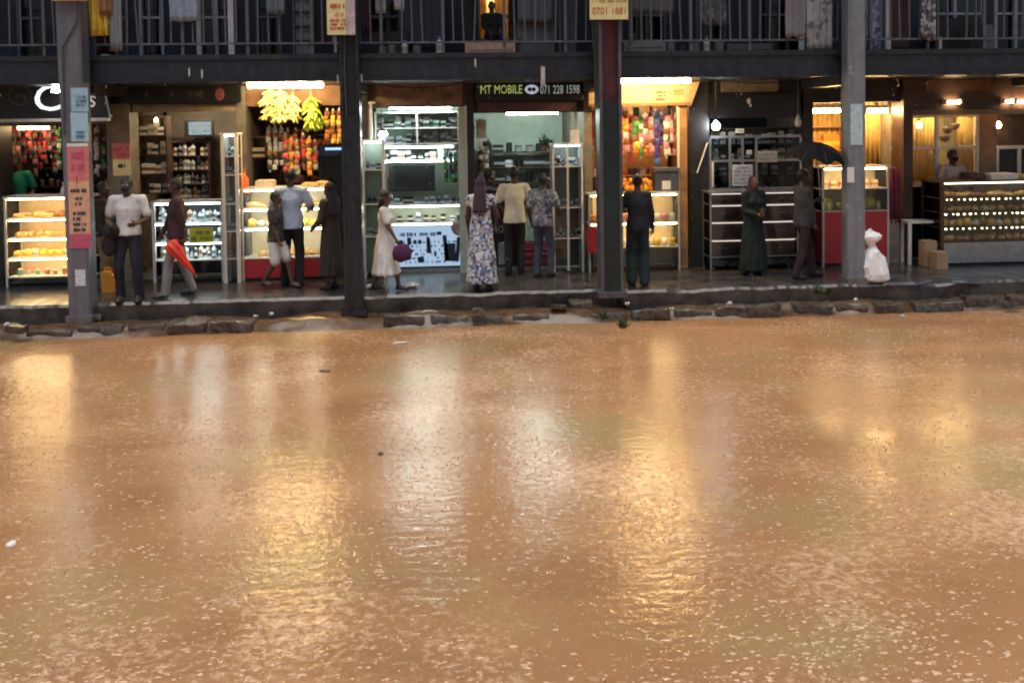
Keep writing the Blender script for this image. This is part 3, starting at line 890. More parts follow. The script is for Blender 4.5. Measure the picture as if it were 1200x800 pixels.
WH, TE, RE, OR, YE, PU, GR, BL, PI, BR, BK, GY = wp
BOTTLES = [bottle_mesh('bottle', WH, BK, TE, .028, .17), bottle_mesh('bottle', WH, BL, GY, .03, .15), bottle_mesh('bottle', BK, WH, WH, .026, .16), bottle_mesh('bottle', GY, BK, WH, .03, .14), bottle_mesh('bottle', WH, BK, BK, .032, .18)]
CARTONS = [carton_mesh('carton', WH, BL, .07, .06, .12), carton_mesh('carton', WH, TE, .09, .06, .10), carton_mesh('carton', GY, BK, .06, .06, .13), carton_mesh('carton', BK, WH, .08, .06, .11)]
JARS = [jar_mesh('jar', BR, WH, .035, .10), jar_mesh('jar', GY, RE, .035, .11), jar_mesh('jar', TE, WH, .032, .10)]


BIGC = [carton_mesh('carton', M_offwhite, BK, .10, .08, .17), carton_mesh('carton', M_cream, GY, .085, .08, .2), carton_mesh('carton', WH, BR, .11, .08, .15)]
BIGB = [bottle_mesh('bottle', WH, BK, GY, .038, .21), bottle_mesh('bottle', M_cream, BK, BR, .04, .19), bottle_mesh('bottle', GY, WH, BK, .036, .2)]


def packet_mesh(m, w_, h_, seed):
    """pillow pack with crimped ends"""
    q = MB(); nx, nz = 6, 7
    vs_ = []
    for side in (-1, 1):
        for j in range(nz+1):
            for i in range(nx+1):
                u, v = i/nx, j/nz
                b = (math.sin(math.pi*u)*math.sin(math.pi*v))**.5*w_*.22 if 0 < i < nx and 0 < j < nz else 0
                b *= 1+.35*noise.noise(Vector((u*4+seed, v*4, seed)))
                vs_.append(((u-.5)*w_, side*(b+.001), -v*h_))
    k = (nx+1)*(nz+1); fs = []
    for s in (0, 1):
        for j in range(nz):
            for i in range(nx):
                a = s*k+j*(nx+1)+i
                f = (a, a+1, a+nx+2, a+nx+1)
                fs.append(f if s else f[::-1])
    q.add(vs_, fs)
    return q.mesh('packet', m, smooth=True)


PK = {m.name: packet_mesh(m, .11, .13, i) for i, m in enumerate(wp)}
PKS = {m.name: packet_mesh(m, .075, .085, i+20) for i, m in enumerate(wp)}


def strip(px, py0, py1, Y, cols, label, group, small=False, cat='snack strip'):
    """packets clipped one under another on a hanging card strip"""
    a, b = at(px, py0, Y), at(px, py1, Y)
    t = thing('snack_strip', label, cat, (a.x, Y, a.z), group)
    q = MB(); q.box(a.x-.012, a.x+.012, Y+.022, Y+.025, b.z-.03, a.z+.04); part(q, 'card_strip', WH, t)
    step = .075 if small else .115
    z = a.z; k = 0
    P_ = PKS if small else PK
    while z > b.z+step*.5:
        m = cols[k % len(cols)] if rnd.random() < .75 else rnd.choice(cols)
        obj('packet', P_[m.name], t, (rnd.uniform(-.012, .012), rnd.uniform(-.01, .005), z-a.z), (rnd.uniform(-.2, .1), rnd.uniform(-.15, .15), rnd.uniform(-.5, .5)))
        z -= step; k += 1
    return t


def shelf_unit(label, px0, py0, px1, py1, Y, depth, n, m, cat='shelf', back=None, name='shelf_unit', uprights=True):
    x0, x1, z0, z1 = rect(px0, py0, px1, py1, Y)
    t = thing(name, label, cat, ((x0+x1)/2, Y+depth, z0))
    if uprights:
        for xx in (x0, x1-.025):
            q = MB(); q.box(xx, xx+.025, Y, Y+depth, z0, z1); part(q, 'upright', m, t)
    zs = []
    for k in range(n+1):
        z = z0+(z1-z0)*k/n
        q = MB(); q.box(x0+.026, x1-.026, Y+.003, Y+depth-.003, z-.02, z); part(q, 'shelf', m, t); zs.append(z+.0005)
    if back:
        q = MB(); q.box(x0+.026, x1-.026, Y+depth-.012, Y+depth-.004, z0, z1-.02); part(q, 'back_panel', back, t)
    return dict(t=t, x0=x0+.03, x1=x1-.03, y=Y+depth*.45, z=zs[:-1], top=zs[-1])


def fascia(px0, py0, px1, py1, Y, depth, m, label, slant0=0, slant1=0):
    """sign board; slants in pixels at the bottom corners"""
    x0, x1, z0, z1 = rect(px0, py0, px1, py1, Y)
    s = (x1-x0)/(px1-px0)
    t = thing('fascia_sign', label, 'sign', ((x0+x1)/2, Y, z0))
    q = MB(); q.prism([(x0+slant0*s, z0), (x1+slant1*s, z0), (x1, z1), (x0, z1)], Y, Y+depth); part(q, 'board', m, t)
    return t, x0, x1, z0, z1


# ================================================================== CAKE SHOP (black sign with the big white C)
t, x0, x1, z0, z1 = fascia(-14, 98, 122, 139, 13.72, .06, M_blackboard, 'black sign board with large white script lettering over the cake shop', 14, 8)
for xa, xb in ((x0, x0+.08), (x1, x1+.09)):
    q = MB(); q.prism([(xb-.012, z0), (xb+.012, z0), (xa+.012, z1), (xa-.012, z1)], 13.70, 13.719); part(q, 'edge_trim', M_alu, t)
q = MB(); q.box(x0+.1, x1+.06, 13.70, 13.8, z0-.05, z0-.001); part(q, 'bottom_trim', M_offwhite, t)
for xx in (x0+.2, x1-.05):
    q = MB(); q.box(xx-.02, xx+.02, 13.78, 14.2, z1-.08, z1-.04); part(q, 'bracket', M_alu, t)
a0, a1, b0, b1 = rect(41, 99, 74, 130, 13.72)
text_part('C', a0, a1, b0, b1, 13.719, E_letter, t, shear=.12)  # the C glows by itself in place of the lamp's light on it
a0, a1, b0, b1 = rect(70, 106, 106, 126, 13.72)
text_part('akes', a0, a1+.08, b0, b1, 13.719, mat('white_letter', (.78, .8, .8), .5, .05), t, shear=.12)
a0, a1, b0, b1 = rect(10, 101, 37, 124, 13.72); cx, cz, rr = (a0+a1)/2, (b0+b1)/2, (b1-b0)/2
q = MB()
for k in range(28):
    p, p2 = 2*math.pi*k/28, 2*math.pi*(k+1)/28
    q.add([(cx+rr*1.15*math.cos(p), 13.715, cz+rr*math.sin(p)), (cx+rr*1.15*math.cos(p2), 13.715, cz+rr*math.sin(p2)), (cx+rr*1.02*math.cos(p2), 13.715, cz+rr*.87*math.sin(p2)), (cx+rr*1.02*math.cos(p), 13.715, cz+rr*.87*math.sin(p))], [(0, 3, 2, 1)])
for u, v, u2, v2 in ((-.55, .35, -.3, -.25), (-.3, -.25, 0, .3), (0, .3, .3, .1), (.25, .1, .45, -.5), (.45, -.5, .6, .1)):
    q.tube([(cx+u*rr, 13.715, cz+v*rr), (cx+u2*rr, 13.715, cz+v2*rr)], .012, 5)
part(q, 'emblem', mat('faint_emblem', (.06, .062, .065), .5, .2), t)
# flood lamp over the sign
p = at(68, 105, 13.42)
t = thing('sign_lamp', 'glaring white flood lamp over the black cake shop sign', 'lamp', tuple(p))
q = MB(); q.prism([(p.x-.09, p.z-.03), (p.x+.09, p.z-.03), (p.x+.07, p.z+.05), (p.x-.07, p.z+.05)], p.y-.04, p.y+.05); part(q, 'housing', M_alu, t)
q = MB(); q.box(p.x-.085, p.x+.085, p.y-.035, p.y+.045, p.z-.04, p.z-.031); part(q, 'lens', E_white, t)
q = MB(); q.ball((p.x, p.y-.05, p.z-.005), (.06, .03, .045), 10, 7); part(q, 'lamp_glare', E_white, t, True)  # glowing ball added to enlarge the lamp's glare
q = MB(); q.tube([(p.x, p.y+.03, p.z+.04), (p.x, p.y+.2, p.z+.08), (p.x, 13.75, p.z-.02)], .012, 6); part(q, 'arm', M_alu, t)

cs = case('bread_case', 'white framed glass case of breads in front of the cake shop', 5, 108, 13.9, .5, (232, 257, 280, 303, 325), None, M_white, None, mat('case_back_warm', (.62, .5, .36), .6, .1), E_warm2)
G = 'breads in the cake shop case'
for zi, (nm, me, n, lab) in enumerate((('bread_roll', ROLLS, 8, 'brown bread roll on the upper shelf of the cake shop case'), ('bun', BUNS, 11, 'golden bun on the middle shelf of the cake shop case'), ('cake_slice', SLICES, 10, 'yellow cake piece on the third shelf of the cake shop case'), ('jar', JARS, 9, 'small dark jar on the bottom shelf of the cake shop case'))):
    row(nm, me, cs['x0']+.03, cs['x1']-.03, cs['y']-.05, cs['z'][zi], n, lab, {'bread_roll': 'bread', 'bun': 'bun', 'cake_slice': 'cake', 'jar': 'jar'}[nm], G+' shelf %s' % ('one', 'two', 'three', 'four')[zi])
    if zi < 3:
        row(nm, me, cs['x0']+.03, cs['x1']-.03, cs['y']+.11, cs['z'][zi], n-2, lab, {'bread_roll': 'bread', 'bun': 'bun', 'cake_slice': 'cake', 'jar': 'jar'}[nm], G+' shelf %s' % ('one', 'two', 'three', 'four')[zi])
for i, px in enumerate((14, 21, 28, 34, 40, 46, 52, 58, 64)):
    cc = ([RE, BR, BK], [BR, PI, BK], [GY, BK, RE])[i % 3]
    strip(px, 150, 204-(i % 4)*7, 15.0+.15*(i % 3), cc, 'strip of '+', '.join(CN(q_) for q_ in cc)+' snack packets hanging in the cake shop', 'red snack strips in the cake shop %d' % (i % 3), small=True)
for i, px in enumerate((69, 76)):
    strip(px, 152, 196, 15.1, [GR, BK, GR, WH], 'hanging strip of dark green packets in the cake shop', 'green snack strips in the cake shop', small=True)
strip(113, 150, 205, 14.7, [WH, BK, GY, WH], 'hanging strip of white and black packs beside the grey column', None, small=True)
strip(121, 165, 200, 14.75, [BK, GR, GY], 'short strip of black and green packs by the cake shop pier', None, small=True)
su = shelf_unit('dark back shelf with brown goods inside the cake shop', 38, 196, 128, 240, 15.45, .35, 2, M_dwood)
for z in su['z']:
    row('jar', JARS, su['x0'], su['x1'], su['y'], z, 9, 'brown jar on the dark back shelf of the cake shop', 'jar', 'jars at the back of the cake shop')
p = at(50, 205, 15.2)
tube_light(20, 60, 150, 14.75, E_dimwarm, 'warm ceiling tube inside the cake shop', batten=True)
# white plastic bag on the case
q = MB(); p = at(77, 226, 14.1); q.lathe((p.x, p.y, cs['top']), [(.05, 0), (.075, .02), (.07, .1), (.03, .15), (.05, .2), (.01, .21)], 9)
for v in q.v:
    v += Vector((noise.noise(v*20), noise.noise(v*20+Vector((5, 0, 0))), 0))*.02
solo(q, 'plastic_bag', M_white, 'small knotted white plastic bag on top of the bread case', 'bag', (p.x, p.y, cs['top']))

# ================================================================== BOTTLE SHOP
t, x0, x1, z0, z1 = fascia(129, 99, 282, 121, 13.98, .05, M_blackboard, 'plain black sign board with a faint pink mark over the bottle shop')
a0, a1, b0, b1 = rect(252, 103, 263, 118, 13.98)
q = MB(); q.ball(((a0+a1)/2, 13.978, (b0+b1)/2), ((a1-a0)/2, .004, (b1-b0)/2), 12, 8); part(q, 'pink_mark', mat('dull_pink', (.16, .045, .055), .6, .3, 20), t)
print_part(*rect(165, 104, 245, 117, 13.98), 13.98, 1, mat('faint_emblem', (.06, .062, .065)), t, fill=.35)
for xx in (x0+.1, x1-.1):
    q = MB(); q.box(xx-.03, xx+.03, 14.031, 14.2, z0+.05, z1); part(q, 'bracket', M_alu, t)
cs = case('bottle_case', 'white framed glass counter full of bottles and boxes with a yellow card', 178, 262, 13.95, .45, (238, 262, 285, 306), None, M_white, None, M_dark, E_casecool, mids=0, post=.045)
G = 'goods in the bottle shop counter'
for zi, (me, nm, n, lab) in enumerate(((BOTTLES, 'bottle', 12, 'white bottle on the upper shelf of the bottle shop counter'), (CARTONS, 'carton', 10, 'small carton on the middle shelf of the bottle shop counter'), (BOTTLES, 'bottle', 11, 'white bottle on the lower shelf of the bottle shop counter'))):
    row(nm, me, cs['x0'], cs['x1'], cs['y']-.08, cs['z'][zi], n, lab, nm, G+(' top', ' middle', ' low')[zi], rz=.2)
    row(nm, BIGC if nm == 'carton' else BIGB, cs['x0'], cs['x1'], cs['y']+.06, cs['z'][zi], n-2, lab, nm, G+(' top', ' middle', ' low')[zi], rz=.2)
x0, x1, z0, z1 = rect(222, 267, 250, 285, 13.94)
t = thing('placard', 'bright yellow card taped to the bottle shop counter', 'card', ((x0+x1)/2, 13.94, z0))
q = MB(); q.box(x0, x1, 13.937, 13.945, z0, z1); part(q, 'card', mat('lime_yellow_card', (.62, .66, .06), .6, .06), t)
print_part(x0+.03, x1-.03, z0+.03, z1-.03, 13.936, 2, mat('olive_ink', (.25, .28, .05), .8), t)
# tall narrow cabinet standing open at the corner of the shop
cab = case('tall_cabinet', 'tall narrow white framed glass cabinet beside the bottle counter', 261, 281, 13.72, .28, (158, 184, 206, 240, 272, 304), None, M_white, None, mat('cabinet_back', (.2, .17, .16), .6), E_casecool, post=.055, toplit=True, shelf_light=False)
for zi, z in enumerate(cab['z']):
    row('carton' if zi % 2 else 'bottle', CARTONS if zi % 2 else BOTTLES, cab['x0'], cab['x1'], cab['y'], z, 2, 'small %s inside the tall narrow white cabinet' % ('carton' if zi % 2 else 'bottle'), 'carton' if zi % 2 else 'bottle', 'goods in the tall cabinet', rz=.2)
# wall cabinet on the left, shelves and pictures at the back
su = shelf_unit('wooden wall cabinet with pale boxes on the left of the bottle shop', 161, 136, 196, 226, 14.7, .25, 4, M_dwood, back=M_beige)
for z in su['z']:
    row('carton', BIGC, su['x0'], su['x1'], su['y']-.03, z, 4, 'pale box in the wooden wall cabinet of the bottle shop', 'carton', 'boxes in the wooden wall cabinet', rz=.1)
su = shelf_unit('dark back shelf with rows of bottles in the bottle shop', 200, 166, 246, 232, 15.4, .3, 4, M_dwood, back=M_dwood)
for z in su['z']:
    row('bottle', BIGB, su['x0'], su['x1'], su['y']-.05, z, 8, 'bottle on the dark back shelf of the bottle shop', 'bottle', 'bottles on the back shelf', rz=.2)
x0, x1, z0, z1 = rect(216, 141, 250, 160, 15.3)
t = thing('wall_screen', 'wide dark screen with a pale picture high in the bottle shop', 'screen', ((x0+x1)/2, 15.3, z0))
q = MB(); q.box(x0, x1, 15.3, 15.35, z0, z1); part(q, 'casing', M_black, t)
q = MB(); q.box(x0+(x1-x0)*.15, x1-.04, 15.296, 15.2995, z0+.03, z1-.03); part(q, 'display', E_screen, t)
print_part(x0+.1, x1-.06, z0+.05, z1-.05, 15.295, 2, mat('screen_dark', (.1, .14, .15), .4), t, fill=.6)
q = MB(); q.box((x0+x1)/2-.03, (x0+x1)/2+.03, 15.35, 16.0, (z0+z1)/2, (z0+z1)/2+.05); part(q, 'wall_arm', M_black, t)
tube_light(205, 255, 128, 14.9, E_room, 'warm ceiling tube inside the bottle shop')
bulb(183, 141, 14.55, .03, E_bulb, 'small bright bulb over the wooden wall cabinet')
# orange bag hanging on the pier
p = at(286, 205, 14.02); q = MB()
q.lathe((p.x, p.y, p.z-.30), [(.05, 0), (.085, .02), (.08, .12), (.06, .24), (.03, .29), (.015, .34)], 10)
for v in q.v:
    v.y = p.y+(v.y-p.y)*.6; v += Vector((noise.noise(v*14), 0, noise.noise(v*14+Vector((3, 0, 0)))))*.02
t = thing('carrier_bag', 'bright orange plastic bag hanging on the grey pier', 'bag', (p.x, p.y, p.z-.3)); part(q, 'bag', mat('orange_plastic', (.8, .16, .03), .4, .1), t, True)
q = MB(); q.tube([(p.x-.02, p.y, p.z+.02), (p.x-.01, p.y+.03, p.z+.09), (p.x, p.y+.07, p.z+.11), (p.x+.015, p.y+.03, p.z+.09), (p.x+.02, p.y, p.z+.02)], .006, 5); part(q, 'handle', mat('orange_plastic', (.8, .16, .03)), t)

# ================================================================== BANANA STALL
tube_light(291, 378, 99.5, 13.45, E_warm, 'bright warm tube light over the banana stall', r=.048)  # tube thickened so its shape carries the glow around it
cs = case('pastry_case', 'lit glass case of pastries with a red base at the banana stall', 283, 383, 13.85, .5, (222, 245, 268), 303, M_white, M_red, M_cream, E_casew)
G = 'pastries in the red based case'
for zi, (nm, me, n, lab) in enumerate((('bread_roll', ROLLS, 8, 'brown roll on the top shelf of the red based case'), ('cake_slice', SLICES, 9, 'yellow cake piece on the middle shelf of the red based case'), ('bun', BUNS, 10, 'golden bun on the bottom shelf of the red based case'))):
    for dy in (-.06, .1):
        row(nm, me, cs['x0']+.03, cs['x1']-.03, cs['y']+dy, cs['z'][zi], n, lab, {'bread_roll': 'bread', 'bun': 'bun', 'cake_slice': 'cake'}[nm], G+(' top', ' middle', ' low')[zi])
x0, x1, z0, z1 = rect(299, 213, 320, 222, 13.95)
q = MB(); q.box(x0, x1, 13.95, 14.2, cs['top']+.001, cs['top']+.10); q.box(x0+.02, x1-.02, 13.96, 14.19, cs['top']+.10, cs['top']+.115)
solo(q, 'food_box', M_icing, 'cream coloured food box on top of the red based case', 'box', ((x0+x1)/2, 14.07, cs['top']))
row('bread_roll', ROLLS, at(355, 220, 14).x, at(378, 220, 14).x, 14.0, cs['top']+.001, 4, 'brown roll lying on top of the red based case', 'bread', 'rolls on top of the case')
row('bread_roll', ROLLS, at(355, 220, 14).x, at(378, 220, 14).x, 14.15, cs['top']+.001, 4, 'brown roll lying on top of the red based case', 'bread', 'rolls on top of the case')


def banana_mesh(m, L=.17, r=.019):
    q = MB(); pts, rads = [], []
    for i in range(8):
        f = i/7; a = -.2+1.3*f
        pts.append((0, -L*.75*math.sin(a)+L*.1, -L*f*.9+.02*math.cos(a))); rads.append(r*(.3 if i == 0 else .45 if i == 7 else .75+.3*math.sin(math.pi*f)))
    q.tube(pts, rads, 7)
    return q.mesh('banana', m, smooth=True)


M_ban = mat('ripe_banana', (.70, .56, .18), .5, .2, 20, col2=(.8, .70, .34)); M_gban = mat('green_banana', (.28, .47, .04), .5, .25, 16, col2=(.5, .6, .10))
BAN, GBAN = banana_mesh(M_ban), banana_mesh(M_gban)


def banana_bunch(px, py0, py1, Y, me, label, per=7, rr=.055):
    a, b = at(px, py0, Y), at(px, py1, Y)
    t = thing('banana_bunch', label, 'bananas', (a.x, Y, a.z))
    q = MB(); q.tube([(a.x, Y, a.z+.12), (a.x+.01, Y, a.z), (a.x-.01, Y, (a.z+b.z)/2), (a.x, Y, b.z+.08)], [.004, .018, .02, .012], 7); part(q, 'stalk', mat('banana_stalk', (.25, .24, .07), .7), t)
    L = a.z-b.z; k = max(1, int((L-.08)/.095))
    for j in range(k):
        for i in range(per):
            an = 2*math.pi*i/per+j*.5+rnd.uniform(-.2, .2)
            obj('banana', me, t, (rr*.45*math.sin(an), -rr*.45*math.cos(an), -.02-j*.095+rnd.uniform(-.015, .015)), (rnd.uniform(-.6, .3), rnd.uniform(-.2, .2), an)).scale = [rnd.uniform(.7, 1.15)]*3
    return t


banana_bunch(316, 104, 148, 14.0, BAN, 'tall bunch of ripe yellow bananas nearest the grey pier', 10)
banana_bunch(328, 106, 152, 13.95, BAN, 'full bunch of ripe bananas in the middle of the row', 10)
banana_bunch(343, 112, 150, 14.0, BAN, 'narrow bunch of yellow bananas next to the green ones', 6, .045)
banana_bunch(364, 113, 156, 13.95, GBAN, 'bunch of green bananas hanging under the tube light', 8, .075)
banana_bunch(372, 128, 158, 14.1, GBAN, 'smaller green banana bunch behind the larger green one', 7, .05)
G2 = 'dark strips under the bananas'
for i, px in enumerate((315, 322, 329)):
    strip(px, 150, 200-i*4, 14.25, [GY, BR, BK, GY], 'hanging strip of grey and black sachets under the bananas', G2, small=True)
su = shelf_unit('back shelf stacked with red and brown packets in the banana stall', 330, 158, 402, 214, 15.2, .35, 4, M_dwood, back=M_brownwall)
for zi, z in enumerate(su['z']):
    for i in range(9):
        x = su['x0']+(su['x1']-su['x0'])*(i+.5)/9
        m = rnd.choice([RE, RE, BR, OR, BR, PI, YE])
        o = obj('snack_packet', PK[m.name], None, (x, su['y']-.06, z+.128), (rnd.uniform(-.08, .08), 0, rnd.uniform(-.2, .2))); tag(o, CN(m)+' snack packet on the '+('lowest', 'second', 'third', 'top')[zi]+' back shelf of the banana stall', 'packet', CN(m)+' packets on banana stall shelf %d' % zi)
for i, px in enumerate((337, 346, 356, 383, 390, 397)):
    strip(px, (152 if px < 370 else 130), (180 if px < 370 else 166), 14.6 if px < 370 else 14.2, [BR, OR, YE, BR], 'strip of brown and orange packets '+('behind the bananas' if px < 370 else 'between the green bananas and the navy column'), 'brown strips '+('behind bananas' if px < 370 else 'by the column'), small=True)
su = shelf_unit('small side shelf with a carton on the left of the banana stall', 291, 160, 312, 184, 14.6, .3, 1, M_dwood)
o = obj('carton', carton_mesh('carton', M_cream, BK, .24, .2, .15), None, ((su['x0']+su['x1'])/2, su['y'], su['z'][0])); tag(o, 'cream carton with a black band on the small side shelf', 'carton')
for i, px in enumerate((334, 341, 348, 355, 362, 369)):
    cc = ([BR, RE, BK], [OR, BR, YE], [RE, BR, GY])[i % 3]
    strip(px, 158+(i % 3)*4, 203-(i % 2)*6, 14.2+.06*(i % 2), cc, ('front ' if i % 2 else '')+'strip of '+', '.join(CN(q_) for q_ in dict.fromkeys(cc))+' sachets hanging below the bananas', 'sachet strips %d' % (i % 3), small=True)
# dark chiller with a lit blue header
x0, x1, z0, z1 = rect(373, 170, 405, 222, 14.4)
t = thing('drinks_chiller', 'black drinks chiller with a lit blue header beside the navy column', 'fridge', ((x0+x1)/2, 14.7, .02))
q = MB(); q.box(x0, x1, 14.42, 14.95, .02, z1); part(q, 'cabinet', M_black, t)
q = MB(); q.box(x0+.01, x1-.01, 14.40, 14.419, z1-.17, z1-.02); part(q, 'header', mat('navy_header', (.02, .04, .12), .4), t)
q = MB(); q.box(x0+.12, x1-.03, 14.396, 14.3995, z1-.085, z1-.045); part(q, 'header_light', E_bluehead, t)
q = MB(); q.box(x0+.04, x1-.04, 14.40, 14.412, .25, z1-.19); part(q, 'glass_door', M_paneglass, t)

# ================================================================== MINT PHONE SHOP
cs = case('phone_counter', 'glass topped counter with a lit panel of phones in the mint shop', 452, 546, 14.36, .5, (241, 262), 316, M_alu, M_dark, M_mint, E_casew, toplit=True)
x0, x1, z0, z1 = rect(451, 264, 546, 312, 14.34)
t = thing('advert_panel', 'pale blue panel printed with dark phones on the counter front', 'advert', ((x0+x1)/2, 14.34, z0))
q = MB(); q.box(x0, x1, 14.335, 14.352, z0, z1); part(q, 'panel', E_panel, t)
q = MB(); W, H = x1-x0, z1-z0
M_ph = mat('printed_phone', (.03, .05, .10), .5, .2)
for u, v, a, b, an in ((.08, .55, .05, .09, .4), (.12, .35, .05, .08, -.3), (.2, .6, .05, .05, .1), (.3, .62, .05, .09, 0), (.37, .6, .04, .05, 0), (.43, .6, .04, .05, 0), (.3, .33, .05, .11, -.6), (.44, .17, .08, .07, .2), (.53, .52, .035, .2, 0), (.55, .5, .03, .18, .1), (.67, .8, .06, .04, 0), (.8, .33, .14, .22, 0), (.75, .45, .05, .3, .1), (.9, .4, .05, .3, -.1), (.2, .3, .03, .07, .3), (.62, .3, .03, .06, 0)):
    cx, cz = x0+W*u, z0+H*v; ca, sa = math.cos(an), math.sin(an)
    q.prism([(cx+ca*i*a*W/2*1.0-sa*j*b*H, cz+sa*i*a*W/2+ca*j*b*H) for i, j in ((-1, -1), (1, -1), (1, 1), (-1, 1))], 14.329, 14.3345)
part(q, 'printed_phones', M_ph, t)
print_part(x0+.25, x1-.5, z1-.20, z1-.10, 14.334, 1, mat('blue_print', (.12, .22, .5), .6), t)
print_part(x0+.3, x1-.15, z0+.04, z1-.25, 14.3335, 6, mat('mid_blue_print', (.16, .28, .55), .6), t, fill=.35)
print_part(x0+.05, x0+.25, z0+.05, z0+.3, 14.334, 3, mat('teal_print', (.05, .4, .42), .6), t, fill=.4)
row('carton', CARTONS, cs['x0'], cs['x1'], cs['y']-.1, cs['top']+.001, 11, 'small phone box standing on the glass counter of the mint shop', 'carton', 'boxes on the phone counter', rz=.15)
row('carton', CARTONS, cs['x0'], cs['x1'], cs['y'], cs['z'][0], 9, 'phone box inside the glass counter of the mint shop', 'carton', 'boxes in the phone counter', rz=.3)
# glazed wall cabinet at the top, with fine goods
su = shelf_unit('white framed glazed wall cabinet high in the mint shop', 439, 131, 538, 168, 14.62, .3, 2, M_white, back=mat('dark_teal_back', (.20, .28, .25), .6, .2))
mid = (su['x0']+su['x1'])/2
q = MB(); q.box(mid-.015, mid+.015, 14.605, 14.62, at(488, 167, 14.62).z, at(488, 132, 14.62).z); part(q, 'mullion', M_white, su['t'])
q = MB(); q.box(su['x0'], su['x1'], 14.625, 14.63, at(488, 167, 14.62).z, at(488, 132, 14.62).z-.022); part(q, 'glass_panel', M_glass, su['t'])
for z in su['z']:
    for k in range(1):
        row('carton', CARTONS, su['x0'], su['x1'], su['y']+.03, z, 14, 'small dark box in the glazed wall cabinet of the mint shop', 'carton', 'boxes in the mint wall cabinet', rz=.2)
        row('carton', BIGC, su['x0'], su['x1'], su['y']+.08, z, 9, 'taller box at the back of the glazed wall cabinet of the mint shop', 'carton', 'taller boxes in the mint wall cabinet', rz=.2)
# open wall shelf under the cabinet and a wide dark screen
su = shelf_unit('white open wall shelf under the glazed cabinet of the mint shop', 439, 172, 536, 188, 14.9, .3, 1, M_white, uprights=False)
row('carton', CARTONS[2:]+BIGC, su['x0'], su['x1'], su['y'], su['z'][0], 12, 'dark box on the white open wall shelf', 'carton', 'boxes on the open wall shelf')
tube_light(443, 532, 172.5, 14.86, emit('shelf_fill_tube', (.88, 1.0, .95), 26), 'added slim white tube along the open wall shelf of the mint shop', r=.014, batten=False)  # glowing tube added where a bright rail runs, to light the shop
tube_light(443, 532, 189, 14.86, emit('shelf_fill_tube', (.88, 1.0, .95), 26), 'added slim white tube under the open wall shelf above the television', r=.012, batten=False)  # second added tube, along the lower bright rail
x0, x1, z0, z1 = rect(456, 193, 510, 224, 15.0)
t = thing('television', 'wide switched off black television behind the phone counter', 'television', ((x0+x1)/2, 15.1, z0))
q = MB(); q.box(x0, x1, 15.0, 15.05, z0, z1); part(q, 'casing', M_black, t)
q = MB(); q.box(x0+.02, x1-.02, 14.995, 14.9995, z0+.03, z1-.02); part(q, 'screen', mat('screen_glass', (.01, .014, .014), .15, .1), t)
q = MB(); q.box(x0+.2, x1-.2, 15.05, 16.0, (z0+z1)/2-.03, (z0+z1)/2+.03); part(q, 'wall_bracket', M_black, t)
# goods hanging right of the screen
for i, px in enumerate((522, 528, 534)):
    strip(px, 178, 214, 14.8, [BK, TE, GR, BK], 'hanging strip of dark accessories beside the television', 'accessory strips', small=True)
# open cabinet door on the left and the mint post on the right
cab = case('tall_cabinet', 'tall white framed glass cabinet half hidden by the navy column', 425, 452, 13.82, .25, (166, 200, 240, 278), None, M_white, None, M_mint, E_casecool, post=.04, shelf_light=False)
for z in cab['z']:
    row('carton', CARTONS, cab['x0'], cab['x1'], cab['y'], z, 3, 'small box in the cabinet beside the navy column', 'carton', 'boxes in the cabinet by the navy column', rz=.2)
x0, x1, z0, z1 = rect(538, 126, 548, 318, 14.14)
t = thing('door_post', 'tall pale mint post on the right of the phone shop', 'post', ((x0+x1)/2, 14.17, 0)); q = MB(); q.box(x0, x1-.03, 14.10, 14.25, 0, z1); part(q, 'post', M_mint, t); q = MB(); q.box(x1-.029, x1, 14.11, 14.2, 0, z1+.03); part(q, 'edge_strip', M_white, t)
x0, x1, z0, z1 = rect(432, 122, 440, 168, 14.14)
t = thing('door_post', 'short pale post at the top left of the phone shop', 'post', ((x0+x1)/2, 14.17, z0)); q = MB(); q.box(x0+.02, x0+.06, 14.105, 14.18, 0, z1); part(q, 'post', M_white, t); q = MB(); q.box(x0, x1, 14.10, 14.2, z1+.001, z1+.04); part(q, 'cap', M_white, t)
bulb(447, 158, 14.2, .045, E_white, 'white bulb hanging at the left of the mint phone shop', at(447, 128, 14.2).z)
tube_light(455, 530, 126, 14.55, E_cool, 'cool ceiling tube inside the mint phone shop')
p = at(537, 262, 14.2)
t = thing('handbag', 'dusty pink handbag hanging with its strap at the phone counter', 'bag', (p.x, 14.25, p.z-.25))
q = MB(); q.ball((p.x, 14.25, p.z-.08), (.13, .06, .13), 12, 8)
for v in q.v:
    v += Vector((noise.noise(v*9), 0, noise.noise(v*9+Vector((4, 0, 0)))))*.04
part(q, 'bag', mat('dusty_pink_leather', (.40, .26, .26), .6, .2), t, True)
q = MB(); q.tube([(p.x-.02, 14.2, p.z-.1), (p.x+.05, 14.19, p.z-.25), (p.x+.12, 14.19, p.z-.42)], [.022, .02, .015], 6); part(q, 'strap', mat('striped_strap', (.6, .5, .48), .7, .4, 30), t)
q = MB(); q.tube([(p.x, 14.25, p.z+.03), (p.x+.05, 14.3, p.z+.2)], .01, 5); part(q, 'handle', M_black, t)

